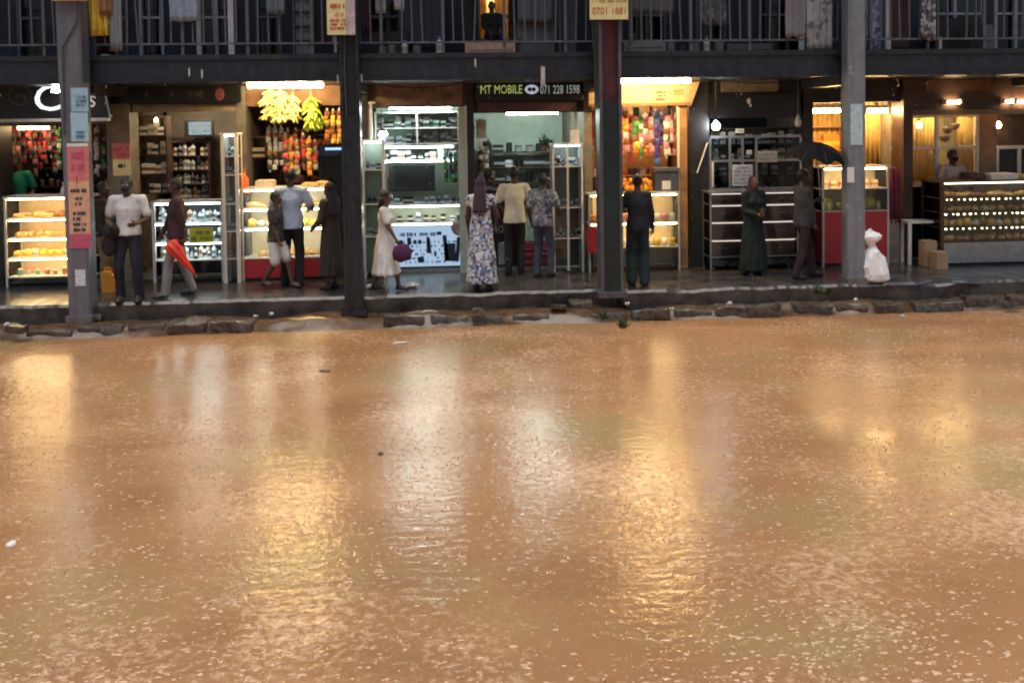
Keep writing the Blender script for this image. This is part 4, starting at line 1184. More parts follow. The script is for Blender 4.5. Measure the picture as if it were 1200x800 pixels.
# ================================================================== SHOP UNDER THE YELLOW LETTERED SIGN
t, x0, x1, z0, z1 = fascia(557, 94, 684, 118, 13.98, .05, M_blackboard, 'black sign board lettered in yellow green with a white oval')
a0, a1, b0, b1 = rect(563, 100, 612, 110, 13.98); text_part('MT MOBILE', a0, a1, b0, b1, 13.979, E_letter2, t)
a0, a1, b0, b1 = rect(633, 100, 679, 110, 13.98); text_part('071 228 1598', a0, a1, b0, b1, 13.979, E_letter3, t)
a0, a1, b0, b1 = rect(615, 99.5, 631, 110.5, 13.98)
q = MB(); q.ball(((a0+a1)/2, 13.979, (b0+b1)/2), ((a1-a0)/2, .008, (b1-b0)/2), 18, 10); part(q, 'oval_logo', emit('lit_oval', (.85, .85, 1.0), .3), t)
q = MB()
for s in (-.3, .3):
    c_ = ((a0+a1)/2+s*(a1-a0)/2, 13.968, (b0+b1)/2); q.ball(c_, (.035, .006, .035), 10, 6)
part(q, 'oval_marks', M_ink, t)
for xx in (x0+.1, x1-.1):
    q = MB(); q.box(xx-.03, xx+.03, 14.031, 14.2, z0+.05, z1); part(q, 'bracket', M_alu, t)
tube_light(592, 655, 132, 15.2, E_cool, 'cool ceiling tube shining in the shop under the yellow lettered sign', r=.03)
su = shelf_unit('back shelf with dark radios and plants in the pale green shop', 566, 178, 652, 214, 16.4, .4, 2, M_dwood)
for zi, z in enumerate(su['z']+[su['top']]):
    row('radio', [jar_mesh('pot', M_black, M_black, .06, .16), jar_mesh('pot', GY, BK, .08, .12), carton_mesh('radio', M_black, GY, .22, .12, .15), carton_mesh('radio', WH, GY, .18, .12, .13)], su['x0'], su['x1'], su['y'], z, 7, 'radio on the back shelf of the pale green shop', 'radio', 'radios on the back shelf', rz=.3)
for px, s in ((571, .8), (637, 1.0), (645, .8)):
    p = at(px, 178, 16.5)
    t = thing('potted_plant', 'dark leafy pot plant on the back shelf of the pale green shop', 'plant', (p.x, 16.5, su['top']), 'pot plants in the pale green shop')
    q = MB(); q.lathe((p.x, 16.5, su['top']+.001), [(.05*s, 0), (.07*s, .11*s), (.06*s, .11*s)], 10); part(q, 'pot', M_dwood, t)
    q = MB()
    for k in range(26):
        an, el, L = rnd.uniform(0, 6.28), rnd.uniform(.3, 1.4), rnd.uniform(.12, .3)*s
        d = Vector((math.cos(an)*math.cos(el), math.sin(an)*math.cos(el), math.sin(el))); o_ = Vector((p.x, 16.5, su['top']+.1*s)); sd_ = d.cross(Vector((0, 0, 1))).normalized()*L*.16
        q.add([o_, o_+d*L*.6+sd_, o_+d*L-Vector((0, 0, L*.15)), o_+d*L*.6-sd_], [(0, 1, 2, 3)])
    part(q, 'leaves', mat('dark_leaf', (.03, .06, .025), .6, .4), t)
# wall box and side goods
x0, x1, z0, z1 = rect(558, 140, 570, 162, 14.6)
q = MB(); q.box(x0, x1, 14.55, 14.7, z0, z1); q.box(x0+.03, x1-.03, 14.53, 14.55, z0+.05, z1-.05); q.box(x0-.12, x0, 14.6, 14.66, (z0+z1)/2-.02, (z0+z1)/2+.02)
solo(q, 'meter_box', M_offwhite, 'small white meter box high on the wall under the yellow sign', 'meter box', ((x0+x1)/2, 14.6, z0))
for i, px in enumerate((563, 570)):
    strip(px, 166, 210, 14.9, [BK, GY, BK, WH], 'hanging strip of dark accessories in the pale green shop', 'accessory strips in the pale green shop', small=True)
x0, x1, z0, z1 = rect(560, 230, 606, 318, 14.5)
t = thing('shop_counter', 'dark counter with a white stripe and white panels under the yellow sign', 'counter', ((x0+x1)/2, 14.7, .02))
q = MB(); q.box(x0, x1, 14.55, 15.0, .02, z1); part(q, 'body', M_black, t)
q = MB(); q.box(x0-.02, x1+.02, 14.5, 15.02, z1+.001, z1+.035); part(q, 'counter_top', M_dwood, t)
zz = at(585, 230, 14.53).z; q = MB(); q.box(x0+.02, x1-.01, 14.53, 14.549, z1-.07, z1-.035); part(q, 'white_stripe', E_letter3, t)  # stripe glows by itself, its brightness put into the colour
for a, b, p0, p1 in ((584, 596, 284, 316), (561, 572, 284, 316)):
    u0, u1, v0, v1 = rect(a, p0, b, p1, 14.54); q = MB(); q.box(u0, u1, 14.53, 14.549, max(.05, v0), v1); part(q, 'white_panel', M_offwhite, t)
u0, u1, v0, v1 = rect(577, 264, 590, 273, 14.54); text_part('40', u0, u1, v0, v1, 14.549, M_offwhite, t)
jm = [carton_mesh('speaker_box', M_black, GY, .2, .15, .2)]
row('speaker_box', jm, x0+.1, x1-.1, 14.75, z1+.036, 3, 'black speaker box on the dark counter under the yellow sign', 'speaker', 'speakers on the dark counter', rz=.1)
cr = MB(); cr.box(-.17, .17, -.14, .14, 0, .03)
for xx in (-.17, .158):
    cr.box(xx, xx+.012, -.14, .14, .03, .13)
for zz in (.045, .10):
    cr.box(-.158, .158, -.14, -.128, zz, zz+.03); cr.box(-.158, .158, .128, .14, zz, zz+.03)
cr_me = cr.mesh('plastic_crate', mat('magenta_plastic', (.5, .02, .10), .4, .1))
for j, px in enumerate((620, 636)):
    for k in range(3):
        p = at(px, 300, 14.55)
        o = obj('plastic_crate', cr_me, None, (p.x, 14.6, .021+k*.132)); tag(o, ('bottom', 'middle', 'top')[k]+' magenta plastic crate of a stack in the pale green shop', 'crate', 'stacked magenta crates '+('bottom', 'middle', 'top')[k])
cab = case('glass_cabinet', 'tall white framed two door glass cabinet under the yellow lettered sign', 648, 684, 13.92, .3, (170, 196, 244, 280), None, M_white, None, mat('cabinet_inner', (.12, .13, .13), .6), E_casecool, post=.035, mids=1, shelf_light=False)
for z in cab['z']:
    row('carton', CARTONS, cab['x0'], cab['x1'], cab['y'], z, 5, 'small boxed phone case in the two door glass cabinet', 'carton', 'boxes in the two door cabinet', rz=.2)
    row('bottle', BOTTLES, cab['x0'], cab['x1'], cab['y']-.08, z, 4, 'small bottle in the two door glass cabinet', 'bottle', 'bottles in the two door cabinet', rz=.2)
x0, x1, z0, z1 = rect(669, 153, 679, 169, 13.98)
q = MB(); q.box(x0, x1, 13.98, 14.08, cab['top']+.001, cab['top']+.2); q.box(x0+.02, x1-.02, 13.99, 14.07, cab['top']+.2, cab['top']+.22)
solo(q, 'white_box', M_white, 'small white box standing on the two door glass cabinet', 'box', ((x0+x1)/2, 14.03, cab['top']))

# ================================================================== SNACK KIOSK (cream sign)
tube_light(728, 808, 94.5, 13.3, E_warm, 'bright warm tube light over the cream kiosk sign', r=.045)  # thicker than a real tube, the surrounding glow is in its shape
t, x0, x1, z0, z1 = fascia(690, 97, 820, 124, 13.92, .04, mat('tan_sign', (.40, .29, .17), .6, .2, 5), 'cream sign board with a dark emblem over the snack kiosk', 0, -10)
print_part(x0+.4, x1-.2, z1-.07, z1-.01, 13.92, 1, mat('rust_ink', (.3, .13, .05), .8), t, fill=.6)
u0, u1, v0, v1 = rect(768, 106, 780, 119, 13.92); print_part(u0, u1, v0, v1, 13.918, 3, mat('dark_brown_ink', (.08, .04, .03), .8), t, fill=.9)
u0, u1, v0, v1 = rect(784, 105, 800, 112, 13.92); print_part(u0, u1, v0, v1, 13.918, 2, mat('rust_ink', (.3, .13, .05), .8), t, fill=.6)
q = MB(); q.box(x0+.02, x1-.15, 13.914, 13.9195, z0+.005, z0+.045); part(q, 'bottom_band', mat('rust_ink', (.3, .13, .05)), t)
q = MB(); q.box(x0+.3, x1-.3, 13.961, 14.2, z0+.1, z0+.15); part(q, 'bracket', M_dark, t)
tube_light(735, 785, 121, 14.5, E_inside, 'warm ceiling tube inside the snack kiosk')
cs = case('snack_case', 'white framed glass case of packets in front of the snack kiosk', 690, 797, 13.78, .45, (228, 262, 291), None, M_offwhite, None, M_cream, E_warm2)
for zi, lab in enumerate(('pale packet on the upper shelf of the kiosk case', 'coloured packet on the lower shelf of the kiosk case')):
    for i in range(11):
        m = rnd.choice([WH, YE, PI, WH, M_icing, OR]); x = cs['x0']+(cs['x1']-cs['x0'])*(i+.5)/11
        me = PK.get(m.name) or packet_mesh(m, .11, .13, 77); PK[m.name] = me
        o = obj('snack_packet', me, None, (x, cs['y']-.08, cs['z'][zi]+.129), (rnd.uniform(-.1, .1), 0, rnd.uniform(-.3, .3))); tag(o, lab.replace('pale', CN(m)).replace('coloured', CN(m)), 'packet', CN(m)+' kiosk case packets '+('upper', 'lower')[zi])
x0, x1, z0, z1 = rect(688, 268, 700, 296, 13.74)
q = MB(); q.box(x0, x1, 13.70, 13.765, z0, z1); q.prism([(x0+.02, z1), (x1-.02, z1), (x1-.05, z1+.04), (x0+.05, z1+.04)], 13.71, 13.76); q.box(x0+.03, x1-.03, 13.765, 13.785, z0+.1, z0+.14)
solo(q, 'red_box', M_red, 'small red box fixed to the left end of the kiosk case', 'box', ((x0+x1)/2, 13.73, z0))
# wooden post on the right
x0, x1, z0, z1 = rect(795, 124, 806, 318, 13.98)
t = thing('wooden_post', 'varnished wooden post on the right of the snack kiosk', 'post', ((x0+x1)/2, 14.05, 0)); q = MB(); q.box(x0, x1, 14.0, 14.1, 0, z1); part(q, 'post', M_wood, t); q = MB(); q.box(x0-.01, x0+.025, 13.985, 13.999, 0.1, z1-.02); part(q, 'edge_bead', M_icing, t)
# grey blue machine on the counter
x0, x1, z0, z1 = rect(738, 197, 796, 226, 14.0)
t = thing('counter_scale', 'dark grey blue machine on top of the kiosk case', 'machine', ((x0+x1)/2, 14.05, cs['top']))
q = MB(); q.box(x0+.42, x1-.02, 13.95, 14.2, cs['top']+.001, z1-.05); part(q, 'body', mat('slate_plastic', (.07, .08, .11), .4, .2), t)
q = MB(); q.box(x0+.40, x1, 13.93, 14.21, z1-.049, z1); part(q, 'lid', mat('slate_lid', (.12, .13, .16), .35, .2), t)
u0, u1, v0, v1 = rect(776, 212, 786, 224, 13.94); q = MB(); q.box(u0, u1, 13.943, 13.949, max(v0, cs['top']+.03), v1); part(q, 'paper_label', M_paper, t)
COLS = [[OR, BR, RE, PI], [BR, PI, OR, WH], [RE, PI, BR], [GR, BR, YE], [WH, GR, PI], [PI, BR, WH], [PI, BR, PI], [PU, BL, PU], [PU, BK, PU], [WH, PI, WH, BR], [WH, PI, WH]]
for i, px in enumerate((727, 733, 739, 745, 751, 757, 763, 769, 775, 781, 787, 792, 700, 694, 708)):
    strip(px, 126+(i % 3)*4, 166+(i * 7 % 5)*6, 14.25+.1*(i % 3), COLS[i % len(COLS)], ('large', 'small')[i % 2 == 0]+' '+' and '.join(dict.fromkeys(CN(q_) for q_ in COLS[i % len(COLS)]))+' snack packets on a strip in the kiosk', 'snack strips in the kiosk', small=(i % 2 == 0))
su = shelf_unit('back shelf heaped with orange fruit in the snack kiosk', 694, 182, 796, 206, 14.95, .4, 1, M_wood)
ORN = [bun_mesh('orange', mat('orange_skin', (.8, .32, .04), .5, .15, 30, bump=.2), .05, .05, .055, 3), bun_mesh('orange', mat('mango_skin', (.78, .48, .10), .5, .2, 20), .05, .045, .05, 8)]
for k, (zz, n) in enumerate(((0.0, 12), (.075, 9))):
    row('orange', ORN, su['x0']+.05, su['x1']-.35, su['y']-.05, su['top']+zz, n, 'orange fruit heaped on the back shelf of the snack kiosk', 'fruit', 'oranges in the kiosk')
for k, (zz, n) in enumerate(((0.0, 9), (.07, 7), (.13, 5))):
    row('orange', ORN, at(729, 188, 14.12).x, at(768-k*4, 188, 14.12).x, 14.12, cs['top']+.001+zz, n, 'orange fruit piled on the kiosk case under the packets', 'fruit', 'oranges on the kiosk case')
for i in range(9):
    x = su['x0']+(su['x1']-su['x0'])*(i+.5)/9; m = rnd.choice([PU, PI, WH, OR]); o = obj('snack_packet', PK[m.name], None, (x, su['y'], su['z'][0]+.129), (0, 0, rnd.uniform(-.3, .3))); tag(o, CN(m)+' packet on the low back shelf of the snack kiosk', 'packet', CN(m)+' packets on the kiosk back shelf')

# ================================================================== DARK STEEL KIOSK
bulb(839, 148, 14.0, .068, E_white, 'round white bulb at the corner of the dark steel kiosk')
x0, x1, z0, z1 = rect(832, 158, 938, 222, 14.12)
t = thing('glazed_screen', 'steel framed glazed screen of the dark kiosk above its counter', 'screen', ((x0+x1)/2, 14.12, 0))
pxs = (832, 855, 870, 886, 938)
for px in pxs:
    xx = at(px, 190, 14.12).x; q = MB(); q.box(xx-.018, xx+.018, 14.10, 14.14, .0, z1-.05); part(q, 'mullion', M_steel, t)
for py in (160, 188, 221):
    zz = at(885, py, 14.12).z; q = MB(); q.box(x0, x1, 14.105, 14.135, zz-.02, zz+.02); part(q, 'rail', M_steel, t)
q = MB(); q.box(x0+.02, x0+.055, 14.09, 14.0999, z0+.05, at(843, 190, 14.12).z); part(q, 'bright_edge', M_white, t)
for i in range(4):
    xa, xb = at(pxs[i], 190, 14.12).x+.02, at(pxs[i+1], 190, 14.12).x-.02
    for pa, pb in ((160, 188), (188, 221)):
        za, zb = at(885, pb, 14.12).z+.021, at(885, pa, 14.12).z-.021
        q = MB(); q.box(xa, xb, 14.118, 14.122, za, zb); part(q, 'pane', M_paneglass, t)


def paper(px0, py0, px1, py1, Y, label, m=M_paper, rows=5):
    x0, x1, z0, z1 = rect(px0, py0, px1, py1, Y)
    t = thing('paper_notice', label, 'notice', ((x0+x1)/2, Y, z0))
    q = MB(); q.box(x0, x1, Y, Y+.003, z0, z1); part(q, 'sheet', m, t)
    print_part(x0+.02, x1-.02, z0+.02, z1-.02, Y-.001, rows, mat('pale_blue_ink', (.3, .36, .5), .8), t, fill=.7)


paper(858, 193, 882, 218, 14.09, 'bluish white price list taped to the dark kiosk glass', mat('bluish_paper', (.6, .66, .76), .8, .06))
paper(888, 177, 911, 190, 14.09, 'dull landscape notice on the dark kiosk glass', M_offwhite, 2)
paper(875, 176, 881, 181, 14.09, 'tiny white label between the panes of the dark kiosk', rows=1)
paper(862, 151, 872, 156, 14.06, 'small white tag over the dark kiosk screen', rows=1)
t, x0, x1, z0, z1 = fascia(832, 110, 938, 138, 14.05, .05, M_blackboard, 'black sign board with one small white mark over the steel kiosk')
u0, u1, v0, v1 = rect(874, 115, 881, 125, 14.05); q = MB(); q.ball(((u0+u1)/2, 14.049, (v0+v1)/2+.02), (.035, .005, .05), 8, 6); q.ball(((u0+u1)/2+.03, 14.049, v0+.02), (.02, .005, .03), 8, 6); part(q, 'white_mark', M_offwhite, t)
q = MB(); q.box(x0+.1, x1-.1, 14.101, 14.2, z0+.1, z0+.15); part(q, 'bracket', M_dark, t)
cs = case('steel_counter', 'brushed steel counter with bright slatted shelves under the glazed screen', 832, 936, 13.66, .42, (226, 240, 260, 281, 301), None, M_steel, None, mat('mauve_back', (.24, .17, .17), .5, .2), E_pink, shelf_m=M_alu, glass=True)  # its light strips are the pale shelf lines made to glow
M_mauve = mat('mauve_drawer', (.17, .115, .11), .35, .3, 5, metal=.3)
lv = [cs['top']-.03]+[z-.0185 for z in cs['z']]+[.05]
for zi in range(len(lv)-1):
    if lv[zi]-lv[zi+1] < .08:
        continue
    for k in range(3):
        xa = cs['x0']+(cs['x1']-cs['x0'])*k/3; xb = cs['x0']+(cs['x1']-cs['x0'])*(k+1)/3
        q = MB(); q.box(xa+.006, xb-.006, cs['y0']+.06, cs['y0']+.075, lv[zi+1]+.03, lv[zi]-.05); dw = part(q, 'drawer_front', M_mauve, cs['t'])
        q = MB(); q.box((xa+xb)/2-.06, (xa+xb)/2+.06, cs['y0']+.045, cs['y0']+.06, (lv[zi]+lv[zi+1])/2, (lv[zi]+lv[zi+1])/2+.012); part(q, 'handle', M_steel, dw)
# dim stock behind the panes
su = shelf_unit('dim shelf of mixed stock behind the panes of the dark kiosk', 834, 150, 936, 224, 14.6, .3, 4, M_dwood, back=M_dwood)
for zi, z in enumerate(su['z']):
    row('carton', BIGC+CARTONS, su['x0'], su['x1'], su['y'], z, 10, 'box on the dim shelf behind the dark kiosk panes', 'carton', 'boxes behind the dark kiosk panes', rz=.2)
a, b = at(817, 203, 14.07), at(829, 167, 14.07)
t = thing('shutter_rod', 'short white rod slanting across the dark pier by the steel kiosk', 'rod', tuple(a)); q = MB(); q.tube([tuple(a), tuple(b)], .014, 7); part(q, 'rod', M_white, t)
for e in (a, b):
    q = MB(); q.box(e.x-.02, e.x+.02, 14.07, 14.10, e.z-.02, e.z+.02); part(q, 'clip', M_black, t)
q = MB(); p = at(935, 145, 14.0); q.lathe((p.x, 14.0, p.z-.06), [(.02, 0), (.05, .03), (.055, .1), (.03, .16), (.01, .22)], 10)
t = thing('lantern', 'dim whitish lantern hanging at the right of the dark steel kiosk', 'lamp', (p.x, 14.0, p.z)); part(q, 'shade', M_offwhite, t, True); q = MB(); q.tube([(p.x, 14.0, p.z+.15), (p.x, 14.0, 3.12)], .005, 5); part(q, 'cord', M_black, t)

# ================================================================== RED COUNTER STALL
tube_light(948, 992, 130, 14.6, E_inside, 'wide warm tube light over the left of the red counter stall', r=.03)
tube_light(1014, 1041, 130, 14.6, E_inside, 'warm tube light right of the flaking column in the red stall', r=.03)
curtain(950, 1054, 15.6, .9, 3.05, M_curt, 'long yellow curtain across the back of the red counter stall', 18, .05)
x0, x1, z0, z1 = rect(945, 249, 1042, 308, 13.8)
cs = case('red_counter', 'red panelled counter with a small glass case on top', 964, 1042, 13.78, .5, (197, 222), 248, M_offwhite, M_red, M_cream, E_warm2, post=.03, shelf_light=False)
FR = [bun_mesh('melon', mat('melon_skin', (.55, .58, .10), .5, .2, 16), .13, .11, .11, 2), bun_mesh('melon', mat('melon_skin_b', (.62, .62, .2), .5, .2, 16), .12, .11, .10, 6)]
row('melon', FR, cs['x0']+.05, cs['x1']-.1, cs['y'], cs['z'][1], 4, 'yellow green melon in the glass case of the red counter', 'melon', 'melons in the red counter case')
row('bottle', [bottle_mesh('bottle', RE, WH, WH, .045, .24), bottle_mesh('bottle', YE, RE, WH, .04, .22)], cs['x0'], cs['x1'], cs['y']-.14, cs['z'][1], 4, 'red or yellow sauce bottle in the red counter case', 'bottle', 'sauce bottles in the red counter case')
row('carton', [carton_mesh('carton', M_icing, OR, .1, .08, .12)], cs['x0'], cs['x1'], cs['y'], cs['z'][0], 6, 'orange and cream carton on the top shelf of the red counter case', 'carton', 'cartons in the red counter case')
su = shelf_unit('shelf with lit orange boxes at the back of the red counter stall', 950, 148, 990, 176, 15.4, .3, 1, M_wood)
for k, (px, s) in enumerate(((957, 1.0), (973, 1.5))):
    p = at(px, 170, 15.5); o = obj('carton', carton_mesh('carton', OR, YE, .2*s, .16, .18*s), None, (p.x, 15.52, su['z'][0])); tag(o, ('small', 'large')[k]+' orange carton on the back shelf of the red stall', 'carton')
curtain(1010, 1043, 14.95, 1.0, 3.05, M_curt, 'yellow curtain right of the flaking column behind the red counter', 6, .04)
M_mar = mat('maroon_cloth', (.16, .025, .06), .9, .2)
curtain(1041, 1056, 13.98, .55, at(1048, 196, 14).z, M_mar, 'maroon cloth hanging at the right end of the red counter', 3, .02)

# ================================================================== PASTRY CAFE
bulb(1077, 147, 14.5, .05, E_bulb, 'warm round bulb by the dark brown post of the pastry cafe')
bulb(1170, 147, 14.5, .05, E_bulb, 'warm round bulb over the pastry counter')
tube_light(1108, 1126, 120, 14.14, E_small, 'short tube light on the lintel of the pastry cafe', batten=False)
tube_light(1176, 1188, 119, 14.14, E_small, 'shorter tube light on the lintel over the pastry counter', batten=False)
tube_light(1190, 1225, 119, 14.14, E_small, 'longer tube light on the lintel over the pastry counter', batten=False)
tube_light(1075, 1140, 130, 14.9, E_inside, 'added warm ceiling tube behind the panes of the pastry cafe')  # unseen tube added to brighten the yellow blinds
x0, x1, z0, z1 = rect(1066, 135, 1147, 217, 14.42)
t = thing('glazed_screen', 'cream framed glazed screen with yellow blinds in the pastry cafe', 'screen', ((x0+x1)/2, 14.42, 0))
for px in (1067, 1097, 1145):
    xx = at(px, 175, 14.42).x; q = MB(); q.box(xx-.03, xx+.03, 14.40, 14.46, z0, z1); part(q, 'mullion', M_icing, t)
for py in (136, 173, 216):
    zz = at(1105, py, 14.42).z; q = MB(); q.box(x0, x1, 14.405, 14.455, zz-.025, zz+.025); part(q, 'rail', M_icing, t)
for pa, pb, qa, qb in ((1069, 1096, 137, 173), (1099, 1144, 137, 173), (1069, 1096, 174, 215), (1099, 1144, 174, 215)):
    u0, u1, v0, v1 = rect(pa, qa, pb, qb, 14.42); q = MB(); q.box(u0, u1, 14.43, 14.434, v0, v1); part(q, 'pane', M_glass, t)
curtain(1068, 1098, 15.2, 1.3, 3.0, M_curt, 'yellow pleated blind behind the left panes of the pastry cafe', 7)
curtain(1122, 1146, 15.2, 1.3, 3.0, M_curt, 'yellow pleated blind behind the right panes of the pastry cafe', 6)
x0, x1, z0, z1 = rect(1066, 219, 1100, 306, 14.4)
q = MB(); q.box(x0, x1+.5, 14.40, 14.46, .02, z1); part(q, 'dado_panel', M_black, t)
x0, x1, z0, z1 = rect(1147, 132, 1166, 300, 14.42)
q = MB(); q.box(x0, x1, 14.38, 14.47, .02, z1); part(q, 'wood_panel', M_wood, t)
x0, x1, z0, z1 = rect(1168, 172, 1262, 300, 14.6)
t = thing('glazed_screen', 'white framed dark window behind the pastry counter', 'screen', ((x0+x1)/2, 14.6, 0))
for px in (1168, 1194, 1220, 1262):
    xx = at(px, 190, 14.6).x; q = MB(); q.box(xx-.03, xx+.03, 14.58, 14.64, .02, z1); part(q, 'mullion', M_white, t)
zz = z1; q = MB(); q.box(x0, x1, 14.585, 14.635, zz-.03, zz+.03); part(q, 'rail', M_white, t)
q = MB(); q.box(x0, x1, 14.61, 14.615, .5, zz-.03); part(q, 'pane', M_paneglass, t)
q = MB(); q.box(x0, x1, 14.66, 14.70, .02, 3.1); part(q, 'dark_backing', M_dwood, t)
for px, py in ((1110, 150), (1118, 146), (1107, 160)):   # reflections of dark lamps/fans in the panes, modelled as solid hanging shapes
    p = at(px, py, 15.0); q = MB(); q.lathe((p.x, 15.0, p.z-.1), [(.02, 0), (.08, .03), (.1, .1), (.09, .12)], 10)
    t2 = thing('reflection_shape', 'dark round basket modelled behind the cafe panes', 'reflection', (p.x, 15.0, p.z), 'dark reflections in the cafe'); part(q, 'reflection', M_dwood, t2); q = MB(); q.tube([(p.x, 15.0, p.z), (p.x, 15.0, 3.12)], .005, 5); part(q, 'cord', M_black, t2)
cs = case('pastry_counter', 'long dark framed glass counter of pastries on a steel base', 1103, 1262, 13.5, .6, (213, 232, 249, 266), 283, M_dwood, M_steel, mat('counter_back', (.16, .13, .11), .5), E_counter, post=.05, shelf_m=M_dwood, shelf_light=False)
G = 'pastries in the long cafe counter'
for zi, z in enumerate(cs['z']):
    lab = ('brown roll', 'golden bun', 'cake piece', 'cream bun')[zi]+' on the '+('top', 'second', 'third', 'bottom')[zi]+' shelf of the long pastry counter'
    nm = ('bread_roll', 'bun', 'cake_slice', 'bun')[zi]
    me = (ROLLS, BUNS, SLICES, BUNS)[zi]
    for dy in (-.14, .05):
        row(nm, me, cs['x0'], cs['x1'], cs['y']+dy, z, 16, lab, {'bread_roll': 'bread', 'bun': 'bun', 'cake_slice': 'cake'}[nm], G+(' top', ' second', ' third', ' bottom')[zi])
for z in [z_-.0186 for z_ in cs['z']]:          # small spot lamps under the shelf edges
    q = MB()
    for k in range(22):
        x = cs['x0']+(cs['x1']-cs['x0'])*(k+.5)/22; s_ = rnd.uniform(.6, 1.25); q.ball((x+rnd.uniform(-.02, .02), cs['y0']+.028, z-.012), (.02*s_, .01, .016*s_), 7, 5)
    part(q, 'shelf_lamps', emit('spot_lamp', (1.0, .80, .5), 5), cs['t'])
x0, x1, z0, z1 = rect(1140, 203, 1200, 213, 13.6)
for k, (pa, pb, m, lab, h) in enumerate(((1134, 1152, M_dwood, 'dark bread tray on top of the long pastry counter', .1), (1158, 1190, M_icing, 'cream cake box on top of the long pastry counter', .08), (1196, 1225, M_pale, 'pale bread board on top of the long pastry counter', .04))):
    xa, xb = at(pa, 210, 13.7).x, at(pb, 210, 13.7).x
    q = MB(); q.box(xa, xb, 13.62, 13.95, cs['top']+.001, cs['top']+h); q.box(xa+.02, xb-.02, 13.64, 13.93, cs['top']+h, cs['top']+h+.02)
    solo(q, 'counter_tray', m, lab, 'tray', ((xa+xb)/2, 13.78, cs['top']))
# white plastic table and boxes left of the counter
x0, x1, z0, z1 = rect(1064, 259, 1101, 304, 13.75)
t = thing('plastic_table', 'small white plastic table under the black cafe panel', 'table', ((x0+x1)/2, 13.9, 0))
q = MB(); q.box(x0, x1, 13.75, 14.05, z1-.04, z1); part(q, 'top', M_white, t)
for xx in (x0+.02, x1-.06):
    for yy in (13.76, 14.0):
        q = MB(); q.box(xx, xx+.05, yy, yy+.04, 0, z1-.04); part(q, 'leg', M_white, t)
M_card = mat('cardboard', (.36, .25, .15), .8, .15)
for k, (pa, pb, pt, Y, lab) in enumerate(((1098, 1111, 296, 13.25, 'small cardboard box on the walkway by the pastry counter'), (1084, 1098, 283, 13.5, 'taller brown box standing before the white plastic table'))):
    xa, xb, _, zt = rect(pa, pt, pb, 312, Y)
    q = MB(); q.box(xa, xb, Y, Y+.2, 0.002, zt); q.box(xa+.005, (xa+xb)/2-.004, Y+.002, Y+.19, zt, zt+.006); q.box((xa+xb)/2+.004, xb-.005, Y+.002, Y+.19, zt, zt+.006)
    solo(q, 'cardboard_box', M_card, lab, 'box', ((xa+xb)/2, Y+.1, 0))
x0, x1, z0, z1 = rect(1042, 262, 1056, 306, 13.9)
q = MB(); q.box(x0, x1, 13.95, 14.1, 0.002, z1); q.box(x0+.02, x1-.02, 13.97, 14.08, z1, z1+.06); q.box(x0+.03, x1-.03, 13.945, 13.95, z1*.3, z1*.7)
solo(q, 'metal_bin', mat('dull_tin', (.22, .19, .17), .5, .3), 'dull metal bin under the maroon cloth', 'bin', ((x0+x1)/2, 14.0, 0))

# ================================================================== PEOPLE
def remesh(mb, voxel, iters=4):
    me = bpy.data.meshes.new('tmp'); me.from_pydata([tuple(v) for v in mb.v], [], mb.f)
    o = bpy.data.objects.new('tmp', me); C.objects.link(o)
    r = o.modifiers.new('r', 'REMESH'); r.mode = 'VOXEL'; r.voxel_size = voxel
    s = o.modifiers.new('s', 'SMOOTH'); s.factor = 0.5; s.iterations = iters
    dg = bpy.context.evaluated_depsgraph_get()
    out = bpy.data.meshes.new_from_object(o.evaluated_get(dg))
    bpy.data.objects.remove(o); bpy.data.meshes.remove(me)
    return out


def limb(mb, pts, rads, n=10):
    for i in range(len(pts)-1):
        mb.tube([pts[i], pts[i+1]], [rads[i], rads[i+1]], n)
    for p, r in zip(pts, rads):
        mb.ball(p, r, n, 7)


def ik(a, c, l1, l2, hint):
    a, c = Vector(a), Vector(c)
    d = c-a; L = d.length
    if L > (l1+l2)*.995:
        d = d.normalized()*(l1+l2)*.995; c = a+d; L = d.length
    u = d.normalized(); x = (l1*l1-l2*l2+L*L)/(2*L); hh = math.sqrt(max(0, l1*l1-x*x))
    hv = Vector(hint); hv = (hv-u*hv.dot(u)).normalized()
    return a+u*x+hv*hh, c


SK = [mat('skin_deep', (.065, .034, .022), .5, .12, 12), mat('skin_brown', (.115, .06, .038), .5, .12, 12)]
M_hair = mat('black_hair', (.008, .007, .007), .6, .3, 30, bump=.3)
M_shoe = mat('dark_shoe', (.02, .018, .018), .4, .2)
M_eye = mat('eye_white', (.6, .58, .55), .3, .02); M_pup = mat('pupil', (.01, .008, .008), .2, .02); M_lip = mat('lips', (.12, .045, .04), .5, .1)


